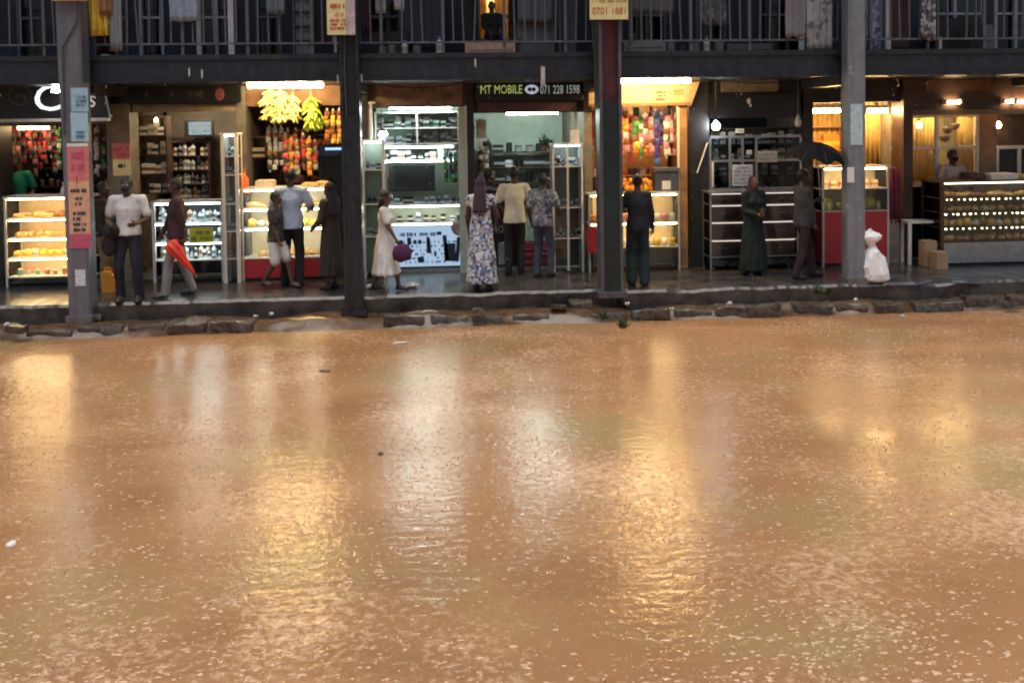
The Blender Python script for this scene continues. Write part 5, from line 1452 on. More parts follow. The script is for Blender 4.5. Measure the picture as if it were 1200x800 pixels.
def person(label, loc, rz, h, top, bottom, hands=None, feet=None, hair='short', skin=0, sex='m', mask=None, lean=0.0, head_turn=0.0, group=None, seat=None, wrinkle=.011, shoe=None, head_drop=0.0):
    k = h/1.75
    V = lambda x, y, z: Vector((x*k, y*k, z*k))
    fem = sex == 'f'
    sw = .165 if fem else .19
    hipz = .92 if seat is None else seat/k+.07
    dz = hipz-.92
    T = lambda x, y, z: Vector((x*k, (y-lean*max(0, (z-.95))/.5)*k, (z+dz)*k))     # torso point, leaning forward
    root = thing('person', label, 'person', loc, group, rz)
    ORG[root.name] = Vector((0, 0, 0))
    sk = SK[skin]
    hipc = T(0, 0, .95); chest = T(0, 0, 1.27); belly = T(0, 0, 1.08); nb = T(0, .01, 1.46); hc = T(0, -.02-head_drop*.4, 1.625-head_drop)
    hands = hands or ((.25, -.02, .80), (-.25, -.02, .80))
    feet = feet or ((.10, 0), (-.10, 0))
    sh = [T(s*sw, 0, 1.415) for s in (1, -1)]
    hip = [T(s*.085, 0, .92) for s in (1, -1)]
    arms, legs = [], []
    for i, s in enumerate((1, -1)):
        hx, hy, hz = hands[i]
        el, wr = ik(sh[i], T(hx, hy, hz-dz) if False else Vector((hx*k, hy*k, hz*k)), .29*k, .25*k, (s*.55, .9, -.35))
        arms.append((sh[i], el, wr))
        f = feet[i]; fz = f[2] if len(f) > 2 else 0.0
        kn, an = ik(hip[i], V(f[0], f[1], .085+fz), .43*k, .42*k, (s*.12, -1, .1))
        legs.append((hip[i], kn, an))
    # ---- body, one skin
    b = MB()
    b.ball(chest, (.155*k if not fem else .14*k, .10*k, .20*k), 14, 10)
    b.ball(belly, (.135*k, .10*k, .19*k), 14, 9)
    b.ball(hipc, (.155*k, .115*k, .13*k), 14, 9)
    if fem:
        for s in (1, -1):
            b.ball(T(s*.065, -.085, 1.27), (.06*k, .055*k, .06*k), 10, 7)
    b.tube([T(0, .012, 1.38), hc-Vector((0, 0, .05*k))], [.062*k, .05*k], 12)
    for s in (0, 1):
        limb(b, [nb-Vector((0, 0, .05*k)), sh[s]], [.06*k, .055*k])
        limb(b, arms[s], [.052*k, .04*k, .028*k])
        limb(b, legs[s], [.085*k, .058*k, .04*k])
        d = (arms[s][2]-arms[s][1]).normalized()
        b.ball(arms[s][2]+d*.05*k, (.03*k, .034*k, .045*k), 10, 7)
        b.ball(legs[s][2]+Vector((0, -.05*k, -.035*k)), (.036*k, .10*k, .035*k), 10, 7)
    Rh = Matrix.Rotation(head_turn, 3, 'Z')
    H = lambda x, y, z: hc+Rh@Vector((x*k, y*k, z*k))
    b.ball(H(0, .008, .015), (.074*k, .092*k, .105*k), 16, 12)
    b.ball(H(0, -.03, -.055), (.055*k, .058*k, .055*k), 12, 8)
    b.tube([H(0, -.085, .015), H(0, -.108, -.025)], [.010*k, .017*k], 8)
    for s in (1, -1):
        b.ball(H(s*.076, .012, 0), (.012*k, .022*k, .032*k), 8, 6)
    me = remesh(b, .0135, 3)
    # fingers grow out of each palm
    fb = MB()
    for s in (0, 1):
        wr = arms[s][2]; d = (wr-arms[s][1]).normalized()
        side = d.cross(Vector((0, 1, 0)) if abs(d.y) < .9 else Vector((1, 0, 0))).normalized(); nrm = d.cross(side).normalized()
        inw = Vector((-1 if s == 0 else 1, -.6, 0)); cu = (inw-d*inw.dot(d)).normalized(); sp = d.cross(cu).normalized()
        for j, (o_, L) in enumerate(((-.024, .062), (-.008, .072), (.008, .068), (.023, .054))):
            p0 = wr+d*.07*k+sp*o_*k; p1 = p0+(d*.85+cu*.4).normalized()*L*.5*k; p2 = p1+(d*.55+cu*.8).normalized()*L*.5*k
            fb.tube([p0, p1, p2], [.0095*k, .009*k, .006*k], 6)
        p0 = wr+d*.03*k+sp*-.028*k; p1 = p0+(d*.6-sp*.6+cu*.4).normalized()*.035*k; p2 = p1+(d*.8+cu*.5).normalized()*.03*k
        fb.tube([p0, p1, p2], [.011*k, .0105*k, .007*k], 6)
    bm = bmesh.new(); bm.from_mesh(me); tmp = fb.mesh('f', sk); bm.from_mesh(tmp); bm.to_mesh(me); bm.free(); bpy.data.meshes.remove(tmp)
    me.materials.clear(); me.materials.append(sk); me.polygons.foreach_set('use_smooth', [True]*len(me.polygons)); me.name = 'body'
    me.polygons.foreach_set('material_index', [0]*len(me.polygons))
    body = obj('body', me, root); ORG[body.name] = Vector((0, 0, 0))
    for s in (1, -1):
        q = MB(); q.ball(H(s*.03, -.083, .018), (.014*k, .008*k, .009*k), 8, 6); e = part(q, 'eye', M_eye, root, True)
        q = MB(); q.ball(H(s*.03, -.0905, .018), (.006*k, .003*k, .006*k), 6, 5); part(q, 'pupil', M_pup, e, True)
    if not mask:
        q = MB(); q.ball(H(0, -.088, -.052), (.024*k, .008*k, .009*k), 10, 6); part(q, 'lips', M_lip, root, True)

    def cloth(name, mb, m, voxel=.018, it=5, wr=wrinkle):
        me2 = remesh(mb, voxel, it)
        if wr:
            sd = rnd.uniform(0, 50)
            nn = [v.normal.copy() for v in me2.vertices]
            for v, n_ in zip(me2.vertices, nn):
                p = v.co; v.co = p+n_*(wr*(noise.noise(Vector((p.x*9+sd, p.y*9, p.z*5)))+.6*noise.noise(Vector((p.x*22, p.y*22+sd, p.z*9)))))
        me2.materials.clear(); me2.materials.append(m); me2.name = name
        me2.polygons.foreach_set('use_smooth', [True]*len(me2.polygons)); me2.polygons.foreach_set('material_index', [0]*len(me2.polygons))
        o = obj(name, me2, root); ORG[o.name] = Vector((0, 0, 0))
        return o

    def skirt_rings(z0, z1, r0, r1, amp, nf=11, squash=.8):
        rings = []; n_ = 44; cz = 12
        for j in range(cz+1):
            f = j/cz; z = z0+(z1-z0)*f
            r = r0+(r1-r0)*f**.8
            c = T(0, 0, max(z, .95)) if z > .95 else Vector((0, 0, 0))
            fx = (legs[0][2].x+legs[1][2].x)/2/k*f*.7; fy = (legs[0][2].y+legs[1][2].y)/2/k*f*.7
            rings.append([Vector(((fx+r*(1+amp*f*math.sin(nf*q+3*f))*math.cos(q))*k, (c.y/k+fy+r*squash*(1+amp*f*math.sin(nf*q+3*f))*math.sin(q))*k, (z+dz)*k)) for q in (2*math.pi*i/n_ for i in range(n_))])
        return rings
    # ---- upper clothing
    tm, sleeve, hem = top['m'], top.get('sleeve', 'short'), top.get('hem', .86)
    c_ = MB(); inf = top.get('inf', .02)
    c_.ball(chest, ((.155 if not fem else .145)*k+inf, .10*k+inf*1.1, .205*k), 16, 10)
    if fem:
        for s in (1, -1):
            c_.ball(T(s*.065, -.085, 1.27), .065*k+inf*.4, 10, 7)
    c_.loft([[T(r*math.cos(q), r*.78*math.sin(q), z) for q in (2*math.pi*i/20 for i in range(20))] for z, r in ((1.3, .165), (1.12, .155), (.98, .175), (hem, .185+.01*(0.9-hem)*5))])
    for s in (0, 1):
        limb(c_, [nb-Vector((0, 0, .045*k)), sh[s]], [.072*k, .07*k])
        a, e, wq = arms[s]
        if sleeve == 'short':
            limb(c_, [a, a.lerp(e, .72)], [.07*k, .066*k])
        elif sleeve == 'long':
            limb(c_, [a, e, e.lerp(wq, .92)], [.068*k, .056*k, .044*k])
        elif sleeve == 'cap':
            limb(c_, [a, a.lerp(e, .25)], [.068*k, .064*k])
    if bottom['t'] == 'dress':
        c_.loft([list(r) for r in skirt_rings(1.06, bottom.get('hem', .12), .15, bottom.get('r', .27), bottom.get('amp', .07))])
        cloth('dress', c_, tm, .018, 3)
    else:
        cloth(top.get('name', 'shirt'), c_, tm)
    # ---- lower clothing
    if bottom['t'] in ('trousers', 'shorts'):
        c_ = MB(); c_.ball(hipc, (.168*k, .128*k, .14*k), 14, 9); wd = bottom.get('w', 1.0)
        for s in (0, 1):
            a, kn, an = legs[s]
            if bottom['t'] == 'trousers':
                limb(c_, [a, kn, an+Vector((0, .005, -.03*k))], [.098*k, .075*k*wd, .064*k*wd])
            else:
                limb(c_, [a, a.lerp(kn, .95)], [.102*k, .086*k*wd])
        cloth(bottom['t'], c_, bottom['m'])
    elif bottom['t'] == 'skirt':
        c_ = MB(); c_.loft([list(r) for r in skirt_rings(1.0, bottom.get('hem', .45), .165, bottom.get('r', .26), bottom.get('amp', .09))])
        cloth('skirt', c_, bottom['m'], .016, 2)
    # ---- shoes
    for s in (0, 1):
        an = legs[s][2]; q = MB()
        base = an.z-.085*k
        prof = ((.045, .028, .075), (.02, .042, .085), (-.05, .047, .07), (-.12, .046, .052), (-.165, .032, .04), (-.18, .014, .028))
        q.loft([[Vector((an.x+sx*w_*k, an.y+yy*k, base+zf*hh*k)) for sx, zf in ((-1, 0), (-1.02, .5), (-.6, 1), (.6, 1), (1.02, .5), (1, 0))] for yy, w_, hh in prof])
        part(q, 'shoe', shoe or M_shoe, root, True)
    # ---- hair, scarf, cap
    q = MB()
    if hair in ('short', 'braids', 'bun'):
        q.ball(H(0, .02, .03), (.082*k, .094*k, .102*k), 18, 12)
        for v in q.v:
            v += (v-H(0, .02, .03)).normalized()*.006*noise.noise(v*40)
        hr = part(q, 'hair', M_hair, root, True)
        if hair == 'braids':
            for i in range(15):
                an = math.pi*(.02+.96*i/14); x, y = .078*math.cos(an), .085*math.sin(an)
                L = rnd.uniform(.30, .42); q = MB()
                q.tube([H(x, y+.01, .02), H(x*1.12, y+.03, -.06), H(x*1.15, y+.045, -.16), H(x*1.05+rnd.uniform(-.02, .02), y+.04, -.16-L*.6)], [.014*k, .014*k, .012*k, .006*k], 6); part(q, 'braid', M_hair, hr, True)
        if hair == 'bun':
            q = MB(); q.ball(H(0, .09, .07), .05*k, 10, 8); part(q, 'hair_bun', M_hair, hr, True)
    elif hair == 'cap':
        q.ball(H(0, .012, .045), (.086*k, .1*k, .085*k), 18, 10); q.prism([(0, 0)]*0 or [(hc.x-.06*k, hc.z+.055*k), (hc.x+.06*k, hc.z+.055*k), (hc.x+.05*k, hc.z+.07*k), (hc.x-.05*k, hc.z+.07*k)], hc.y-.15*k, hc.y-.05*k)
        part(q, 'cap', mat('navy_cap', (.012, .014, .03), .7), root, True)
    elif hair == 'scarf':
        c_ = MB(); c_.ball(H(0, .026, .022), (.088*k, .094*k, .112*k), 16, 12); c_.tube([H(0, .04, -.04), T(0, .05, 1.40), T(0, .09, 1.2)], [.085*k, .11*k, .12*k], 14)
        cloth('headscarf', c_, top.get('scarf', tm), .016, 4, .004)
    if mask:
        q = MB(); q.ball(H(0, -.052, -.035), (.062*k, .058*k, .052*k), 14, 9); part(q, 'face_mask', mask, root, True)
    R_ = Matrix.Rotation(rz, 3, 'Z')
    wpt = lambda p: Vector(loc)+R_@Vector(p)
    return root, [wpt(a[2]+(a[2]-a[1]).normalized()*.08*k) for a in arms], wpt


def cl(name, col, var=.12):
    return mat('cloth_'+name, col, .85, var, 14)


def spot(px, py, z=0.0):
    p = on(px, py, z)
    return (p.x, p.y, z)


W_, K_ = cl('white', (.62, .62, .62)), cl('black', (.012, .012, .015))
NV = cl('navy', (.014, .016, .028)); JN = cl('jeans', (.10, .12, .16)); KH = cl('khaki', (.16, .12, .08))
# cake shop seller
p = at(19, 210, 14.85)
q = MB(); q.box(p.x-.4, p.x+.9, 14.6, 15.1, .021, .32); q.box(p.x-.42, p.x+.92, 14.58, 15.12, .32, .35)
solo(q, 'standing_platform', M_dwood, 'low wooden platform under the cake shop seller', 'platform', (p.x+.25, 14.85, .021))
person('seller in a green shirt behind the bread case of the cake shop', (p.x, 14.85, .351), .2, 1.70, dict(m=cl('green', (.015, .26, .16))), dict(t='trousers', m=K_), hands=((.22, -.2, 1.02), (-.22, -.2, 1.02)), skin=0)
# man in dark jacket behind the grey column
person('person in a black jacket and khaki trousers standing behind the grey column', spot(124, 338), 1.2, 1.66, dict(m=K_, sleeve='long'), dict(t='trousers', m=KH), hands=((.2, -.1, .95), (-.2, -.15, .9)), feet=((.1, .05), (-.1, -.05)), skin=0)
# man in white shirt
L = spot(153, 352)
mr, hd, wp_ = person('masked person in a white shirt and black trousers with a jacket over one arm', L, .05, 1.80, dict(m=W_, hem=.92), dict(t='trousers', m=NV), hands=((.17, -.22, 1.10), (-.17, -.20, 1.08)), feet=((.13, -.02), (-.13, .02)), skin=0, mask=NV, hair='short', head_drop=.02)
# jacket over the arm and small grey bag at the chest
q = MB(); c0 = wp_(Vector((-.20, -.14, 1.02)))
q.ball(c0, (.11, .08, .14), 12, 9); q.ball(c0+Vector((-.03, 0, -.2)), (.09, .07, .16), 12, 9)
for v in q.v:
    v += Vector((noise.noise(v*8), noise.noise(v*8+Vector((3, 0, 0))), 0))*.035
solo(q, 'folded_jacket', K_, 'black folded jacket hanging over the arm of the person in white', 'jacket', tuple(c0), smooth=True)
# maroon shirt, red umbrella
L = spot(210, 347)
mr, hd, wp_ = person('person in a maroon long shirt and grey jeans walking with a red umbrella', L, R(-70), 1.74, dict(m=cl('maroon', (.045, .018, .024)), sleeve='long', hem=.80, inf=.03), dict(t='trousers', m=cl('grey_jeans', (.22, .23, .25))), hands=((.20, .06, .82), (-.2, -.22, .86)), feet=((.08, -.20), (-.08, .20)), skin=0)


def folded_umbrella(top, tip, m, label):
    top, tip = Vector(top), Vector(tip)
    t = thing('folded_umbrella', label, 'umbrella', tuple(top))
    d = (tip-top).normalized(); a = d.orthogonal().normalized(); b = d.cross(a); L = (tip-top).length
    rings = []
    for f, r in ((0, .03), (.05, .085), (.2, .092), (.5, .055), (.8, .026), (.95, .01)):
        rings.append([top+d*L*f+(a*math.cos(q)+b*math.sin(q))*r*(1+.28*math.sin(6*q+f*5)) for q in (2*math.pi*i/36 for i in range(36))])
    q = MB(); q.loft(rings); part(q, 'canopy', m, t, True)
    q = MB(); q.tube([top-d*.18, top, tip], .008, 6); part(q, 'shaft', M_alu, t)
    h = top-d*.18; q = MB(); q.tube([h+d*.06, h-d*.02, h-d*.06+a*.02, h-d*.05+a*.05], .014, 7); part(q, 'handle', M_black, t)
    return t


folded_umbrella(at(198, 283, 12.55), at(231, 325, 12.62), mat('red_umbrella', (.75, .06, .035), .45, .15), 'folded red umbrella held low by the person in maroon')
# boy walking right
person('child in a dark top and white shorts walking past the red based case', spot(325, 338), R(75), 1.48, dict(m=cl('charcoal', (.05, .05, .055)), hem=.84), dict(t='shorts', m=W_, w=1.15), hands=((.2, .22, .82), (-.18, -.14, .86)), feet=((.07, -.26), (-.07, .22, .06)), skin=1)
# pale blue shirt, back to the street
person('person in a pale blue shirt with back to the street at the red based case', spot(343, 335), R(178), 1.82, dict(m=cl('pale_blue', (.42, .52, .68)), hem=.86), dict(t='trousers', m=K_), hands=((.24, -.25, 1.06), (-.22, -.28, 1.12)), feet=((.11, 0), (-.11, .05)), skin=0)
# black dress
person('person in a long dark dress and head covering beside the navy column', spot(389, 338), R(-120), 1.62, dict(m=cl('dark_brown', (.030, .022, .020)), sleeve='long', scarf=K_), dict(t='dress', hem=.22, r=.24), hands=((.18, -.22, 1.0), (-.2, -.1, .9)), hair='scarf', sex='f', skin=1)
# white dress
L = spot(453, 341)
mr, hd, wp_ = person('child in a white tiered dress walking with a purple bag past the mint shop', L, R(80), 1.50, dict(m=cl('white_cotton', (.66, .66, .64)), sleeve='short'), dict(t='dress', hem=.30, r=.30, amp=.08), hands=((.2, .1, .88), (-.2, -.26, .86)), feet=((.07, -.2), (-.07, .2, .05)), hair='braids', sex='f', skin=1)
q = MB()
p = hd[1]; bx_, by_, bz_ = p.x+.05, p.y-.02, p.z-.27
q.lathe((bx_, by_, bz_), [(.05, 0), (.13, .03), (.14, .12), (.10, .22), (.05, .25)], 14)
for v in q.v:
    v.y = by_+(v.y-by_)*.5; v += Vector((noise.noise(v*8), 0, noise.noise(v*8+Vector((4, 0, 0)))))*.03
t = thing('shopping_bag', 'dark purple bag carried by the child in the white dress', 'bag', (bx_, by_, bz_)); part(q, 'bag', cl('purple', (.07, .018, .07)), t, True)
q = MB(); q.tube([(bx_-.05, by_, bz_+.22), tuple(p), (bx_+.05, by_, bz_+.22)], .008, 5); part(q, 'handle', K_, t)
# patterned dress
PD = pattern_mat('blue_white_print', ((.5, .52, .58), (.10, .14, .26), (.62, .62, .66), (.22, .3, .42), (.42, .36, .40), (.05, .06, .12)), 26)
person('person in a blue and white printed dress outside the yellow lettered sign shop', spot(565, 339), R(165), 1.68, dict(m=PD, sleeve='cap', scarf=cl('aubergine', (.035, .018, .03))), dict(t='dress', hem=.10, r=.25, amp=.08), hands=((.22, -.1, .9), (-.2, -.25, 1.02)), hair='scarf', sex='f', skin=0)
# cream shirt
person('person in a cream shirt and black trousers with back to the street', spot(604, 321), R(180), 1.76, dict(m=cl('cream', (.70, .66, .52)), hem=.84, inf=.028), dict(t='trousers', m=K_), hands=((.22, -.22, 1.05), (-.22, -.22, 1.05)), feet=((.11, .02), (-.10, -.02)), skin=0)
# printed shirt
PS = pattern_mat('grey_print', ((.30, .32, .38), (.07, .08, .11), (.40, .40, .44), (.14, .16, .22), (.24, .22, .24)), 24)
person('person in a grey printed shirt and blue trousers by the two door glass cabinet', spot(637, 324), R(150), 1.66, dict(m=PS, hem=.86), dict(t='trousers', m=cl('slate_blue', (.05, .06, .09))), hands=((.24, -.05, .9), (-.2, -.26, 1.06)), feet=((.11, .04), (-.11, -.04)), skin=0)
# dark jacket, teal trousers
person('person in a dark jacket and teal trousers with back to the street by the kiosk', spot(748, 334), R(170), 1.68, dict(m=cl('ink_blue', (.009, .010, .015)), sleeve='long', name='jacket', inf=.028), dict(t='trousers', m=cl('teal', (.012, .026, .031)), w=1.25), hands=((.2, -.24, 1.15), (-.24, -.1, .85)), feet=((.1, 0), (-.1, .03)), hair='bun', sex='f', skin=0)
# dark green robe
person('person in a dark green robe with hands together before the steel counter', spot(883, 322), R(8), 1.60, dict(m=cl('bottle_green', (.004, .013, .0125)), sleeve='long', scarf=cl('dark_plum', (.03, .015, .02))), dict(t='dress', hem=.08, r=.26), hands=((.05, -.24, 1.12), (-.05, -.24, 1.08)), hair='scarf', sex='f', skin=1, head_drop=.015)
# person under the black umbrella
L = spot(941, 326)
mr, hd, wp_ = person('person in a grey shirt and plum trousers under a black umbrella', L, R(95), 1.70, dict(m=cl('slate_grey', (.028, .033, .040)), sleeve='long', hem=.82), dict(t='trousers', m=cl('plum', (.022, .011, .016))), hands=((.12, -.28, 1.22), (-.2, -.1, .84)), feet=((.08, -.22), (-.08, .16)), skin=0)
hp = hd[0]
top = at(957, 167, hp.y-.22); d = Vector((top.x-hp.x, 0, top.z-hp.z)); d = (top-hp).normalized()
t = thing('open_umbrella', 'open black umbrella held by the person in a grey shirt', 'umbrella', tuple(hp))
d0 = d; d = Vector((.10, -.16, 1)).normalized(); a = d.orthogonal().normalized(); b = d.cross(a); RU = .46; N8 = 8
q = MB(); rings = []
for j in range(7):
    f = j/6; ang = f*1.05
    rings.append([top+d*(.0-.46*(1-math.cos(ang))*1.0)+(a*math.cos(u)+b*math.sin(u))*RU*math.sin(ang)/math.sin(1.05)*(1-.12*f*(.5-.5*math.cos(N8*u)))-d*.03*f*math.cos(N8*u) for u in (2*math.pi*i/48 for i in range(48))])
rings[0] = [top+(a*math.cos(u)+b*math.sin(u))*.004 for u in (2*math.pi*i/48 for i in range(48))]
q.loft(rings, cap=False); cn = part(q, 'canopy', mat('umbrella_black', (.005, .005, .008), .85, .2, spec=.2), t, False)
md = cn.modifiers.new('thick', 'SOLIDIFY'); md.thickness = .003
for i in range(8):
    u = 2*math.pi*i/8; q = MB()
    q.tube([top+d*(-.46*(1-math.cos(f*1.05))*1.0-.006)+(a*math.cos(u)+b*math.sin(u))*RU*math.sin(f*1.05)/math.sin(1.05) for f in (0, .33, .66, 1)], .004, 5); part(q, 'rib', M_black, t)
q = MB(); q.tube([hp-d0*.08, hp+d0*.1, top, top+d*.05], .007, 6); part(q, 'shaft', M_alu, t)
q = MB(); q.tube([hp-d0*.10, hp+d0*.06], .015, 8); part(q, 'handle', M_black, t)
# cafe seller
p = at(1116, 200, 14.25)
q = MB(); q.box(p.x-.3, p.x+.6, 14.13, 14.37, .003, .19); q.box(p.x-.32, p.x+.62, 14.115, 14.385, .19, .22)
solo(q, 'standing_platform', M_dwood, 'low wooden platform under the cafe seller', 'platform', (p.x+.15, 14.25, .003))
person('masked seller in a cream shirt behind the long pastry counter', (p.x, 14.25, .221), .1, 1.68, dict(m=cl('pale_cream', (.55, .42, .32))), dict(t='trousers', m=K_), hands=((.2, -.25, 1.06), (-.2, -.25, 1.06)), skin=0, mask=K_)
# seller in the dark behind the counter under the yellow sign
p = at(577, 216, 15.3)
person('dim seller in plum behind the dark counter under the yellow sign', (p.x, 15.3, .02), 0, 1.60, dict(m=cl('dim_plum', (.05, .03, .04)), sleeve='long'), dict(t='trousers', m=K_), hands=((.2, -.25, 1.0), (-.2, -.25, 1.0)), skin=0)
# someone seated upstairs against the lit doorway
p = at(577, 40, 13.6)
q = MB(); q.box(p.x-.35, p.x+.45, 13.55, 13.95, 3.76, 3.80)
t = thing('bench', 'low bench on the balcony before the lit doorway', 'bench', (p.x, 13.65, 3.5)); part(q, 'seat', M_dwood, t)
for xx in (p.x-.33, p.x+.40):
    for yy in (13.57, 13.89):
        q = MB(); q.box(xx, xx+.04, yy, yy+.04, 3.5, 3.76); part(q, 'leg', M_dwood, t)
person('dark clad person seated on the balcony bench before the lit doorway', (p.x, 13.72, 3.5), .2, 1.2, dict(m=K_, sleeve='long'), dict(t='trousers', m=K_), hands=((.15, -.3, .60), (-.15, -.3, .60)), feet=((.1, -.38), (-.1, -.38)), skin=0, seat=.30)

# ================================================================== WALKWAY ODDS AND ENDS
p = Vector((at(1027, 320, 12.3).x, 12.35, 0))
zt = at(1022, 269, 12.35).z
t = thing('white_sack', 'tall knotted white plastic sack standing beside the flaking column', 'sack', (p.x, 12.35, 0))
q = MB(); Hs = zt
s_ = Hs/.86
prof = ((.06, 0), (.17, .012), (.225, .05), (.225, .14), (.205, .26), (.17, .38), (.12, .49), (.065, .57), (.055, .61), (.09, .655), (.15, .70), (.165, .75), (.12, .80), (.05, .84), (.015, .86))
q.lathe((p.x, 12.38, .0), [(r*s_, z*s_) for r, z in prof], 30)
for v in q.v:
    f = v.z/Hs; u = v.copy()
    v.x += -.09*f+.03+.05*noise.noise(u*6)+.022*noise.noise(u*19)+.014*noise.noise(u*40); v.y = 12.38+(v.y-12.38)*.7+.03*noise.noise(u*8+Vector((9, 0, 0)))+.018*noise.noise(u*26)
    v.z = max(.001, v.z+.03*noise.noise(u*10)*min(1, f*4)+.05*f*(v.x-p.x))
part(q, 'sack', mat('white_plastic_sack', (.85, .85, .86), .3, .04), t, False)
q = MB(); q.tube([(p.x-.065+.05*math.cos(u)*s_, 12.38+.04*math.sin(u)*s_, .60*s_) for u in [i*.7 for i in range(10)]], .009, 5); part(q, 'knot', M_white, t)

M_weed = mat('weed_leaf', (.03, .05, .02), .6, .4)
for px, py in ((957, 343), (968, 344), (707, 362), (730, 372)):
    p = on(px, py, -.05); q = MB()
    for k in range(40):
        an, el, L = rnd.uniform(0, 6.28), rnd.uniform(.5, 1.4), rnd.uniform(.06, .17)
        d = Vector((math.cos(an)*math.cos(el), math.sin(an)*math.cos(el), math.sin(el))); o_ = Vector((p.x+rnd.uniform(-.04, .04), p.y, -.08 if px > 900 else -.2)); sd_ = d.cross(Vector((0, 0, 1))).normalized()*L*.1
        q.add([o_, o_+d*L*.6+sd_, o_+d*L, o_+d*L*.6-sd_], [(0, 1, 2, 3)])
    t = thing('weed', 'dark weed tuft growing at the broken walkway edge', 'weed', (p.x, p.y, -.15), 'weeds at the walkway edge'); part(q, 'leaves', M_weed, t)
# litter
lit = [(8, 381, -.22), (318, 369, -.22), (735, 357, -.12), (855, 356, -.12), (436, 338, 0), (482, 337, 0), (1058, 372, -.33), (100, 354, 0), (300, 372, -.25), (1003, 352, -.15), (655, 365, -.3)]
for i, (px, py, z) in enumerate(lit):
    p = on(px, py, z); q = MB(); r = .035 if i not in (4, 5) else .06
    q.ball((0, 0, r*.5), (r*(1+.8*(i in (4, 5))), r*.7, r*.6), 8, 6)
    for v in q.v:
        v += Vector((noise.noise(v*60+Vector((i, 0, 0))), noise.noise(v*60+Vector((0, i, 0))), noise.noise(v*60+Vector((0, 0, i)))))*r*.6
    o = obj('litter', q.mesh('litter', M_offwhite), None, tuple(p)); tag(o, 'crumpled scrap of pale litter along the kerb', 'litter', 'litter along the kerb')
for i, (px, py, m, lab) in enumerate(((381, 435, M_dwood, 'dark twig of debris floating in the flood'), (470, 402, M_offwhite, 'pale scrap of plastic floating near the kerb'), (13, 638, M_white, 'tiny white scrap floating on the brown water'), (446, 532, M_dwood, 'tiny dark speck of debris drifting in the flood'))):
    p = on(px, py, WZ); q = MB(); sx = (.07, .12, .03, .02)[i]
    q.ball((0, 0, .006), (sx, .03, .014), 9, 6)
    for v in q.v:
        v += Vector((noise.noise(v*40+Vector((i, 2, 0))), noise.noise(v*40), .4*noise.noise(v*50)))*.02
    o = obj('floating_debris', q.mesh('floating_debris', m), None, tuple(p)); tag(o, lab, 'debris')
# orange jerrycan by the man in the dark jacket
p = on(127, 338, 0); p.y = 13.3; p.x = at(128, 320, 13.3).x
t = thing('jerrycan', 'orange plastic jerrycan on the walkway behind the person in white', 'jerrycan', (p.x, 13.3, 0))
q = MB(); q.prism([(p.x-.09, .001), (p.x+.09, .001), (p.x+.09, .24), (p.x+.04, .31), (p.x-.09, .31)], 13.22, 13.38); part(q, 'can', mat('orange_can', (.72, .30, .05), .45, .12), t)
q = MB(); q.lathe((p.x+.06, 13.3, .28), [(.025, 0), (.025, .06), (.02, .07)], 10); part(q, 'cap', M_red, t)
q = MB(); q.tube([(p.x-.07, 13.3, .30), (p.x-.06, 13.3, .36), (p.x+.01, 13.3, .36), (p.x+.02, 13.3, .30)], .012, 6); part(q, 'handle', mat('orange_can', (.72, .30, .05)), t)

# ================================================================== BALCONY ODDS AND ENDS
def hung(px0, py0, px1, py1, Y, m, label, name='hanging_cloth', cat='cloth', z_top=None, folds=3, amp=.02, taper=0.0):
    x0, x1, z0, z1 = rect(px0, py0, px1, py1, Y)
    z1 = z_top or z1
    q = MB(); nx, nz = folds*6, 8; vs_ = []
    for j in range(nz+1):
        for i in range(nx+1):
            u, v = i/nx, j/nz; w_ = 1-taper*(1-v)
            vs_.append(((x0+x1)/2+(u-.5)*(x1-x0)*w_, Y+amp*math.sin(u*folds*6.28+v)+.02*noise.noise(Vector((u*3, v*3, px0))), z1+(z0-z1)*v+.03*noise.noise(Vector((u*4, px0, 0)))*v))
    q.add(vs_, [(j*(nx+1)+i, (j+1)*(nx+1)+i, (j+1)*(nx+1)+i+1, j*(nx+1)+i+1) for j in range(nz) for i in range(nx)])
    o = solo(q, name, m, label, cat, ((x0+x1)/2, Y, z1), smooth=True)
    md = o.modifiers.new('thick', 'SOLIDIFY'); md.thickness = .008
    return o


HB = 4.75
hung(104, 0, 126, 42, 12.67, mat('yellow_garment', (.72, .52, .07), .85, .15), 'bright yellow garment hanging over the balcony rail', 'garment', 'garment', HB, 3, .03)
hung(114, -10, 131, 18, 12.64, cl('rust', (.28, .14, .09)), 'rust coloured cloth hanging above the yellow garment', z_top=HB+.1)
hung(112, 30, 140, 64, 13.0, cl('dark_magenta', (.05, .014, .025)), 'dark magenta cloth bundled at the foot of the balcony', z_top=4.0)
hung(128, 8, 143, 60, 12.68, cl('pale_grey', (.26, .28, .32)), 'pale grey garment beside the yellow one', 'garment', 'garment', HB)
hung(198, -10, 232, 25, 12.68, cl('sky_blue', (.24, .32, .43)), 'light blue cloth hung out on the balcony', z_top=HB, folds=4)
hung(312, -10, 334, 17, 12.68, cl('steel_blue', (.12, .15, .20)), 'grey blue cloth on the balcony left of the shelf stack', z_top=HB)
hung(425, 8, 436, 40, 13.0, cl('wine', (.07, .02, .04)), 'wine red cloth right of the paper sign', z_top=HB)
hung(545, -10, 559, 60, 13.3, K_, 'black coat hanging left of the lit doorway', 'coat', 'coat', HB, 2)
hung(598, -10, 606, 30, 13.6, K_, 'narrow black cloth at the right of the lit doorway', z_top=HB, folds=2)
hung(1006, 8, 1034, 62, 12.85, pattern_mat('blue_flower', ((.10, .14, .28), (.18, .22, .38), (.05, .07, .16), (.26, .30, .42)), 14), 'blue flowered cloth hanging beside the flaking column', z_top=HB)
hung(1045, 8, 1066, 62, 12.95, cl('brown_plum', (.05, .025, .03)), 'dull plum cloth hanging on the balcony', z_top=4.5)
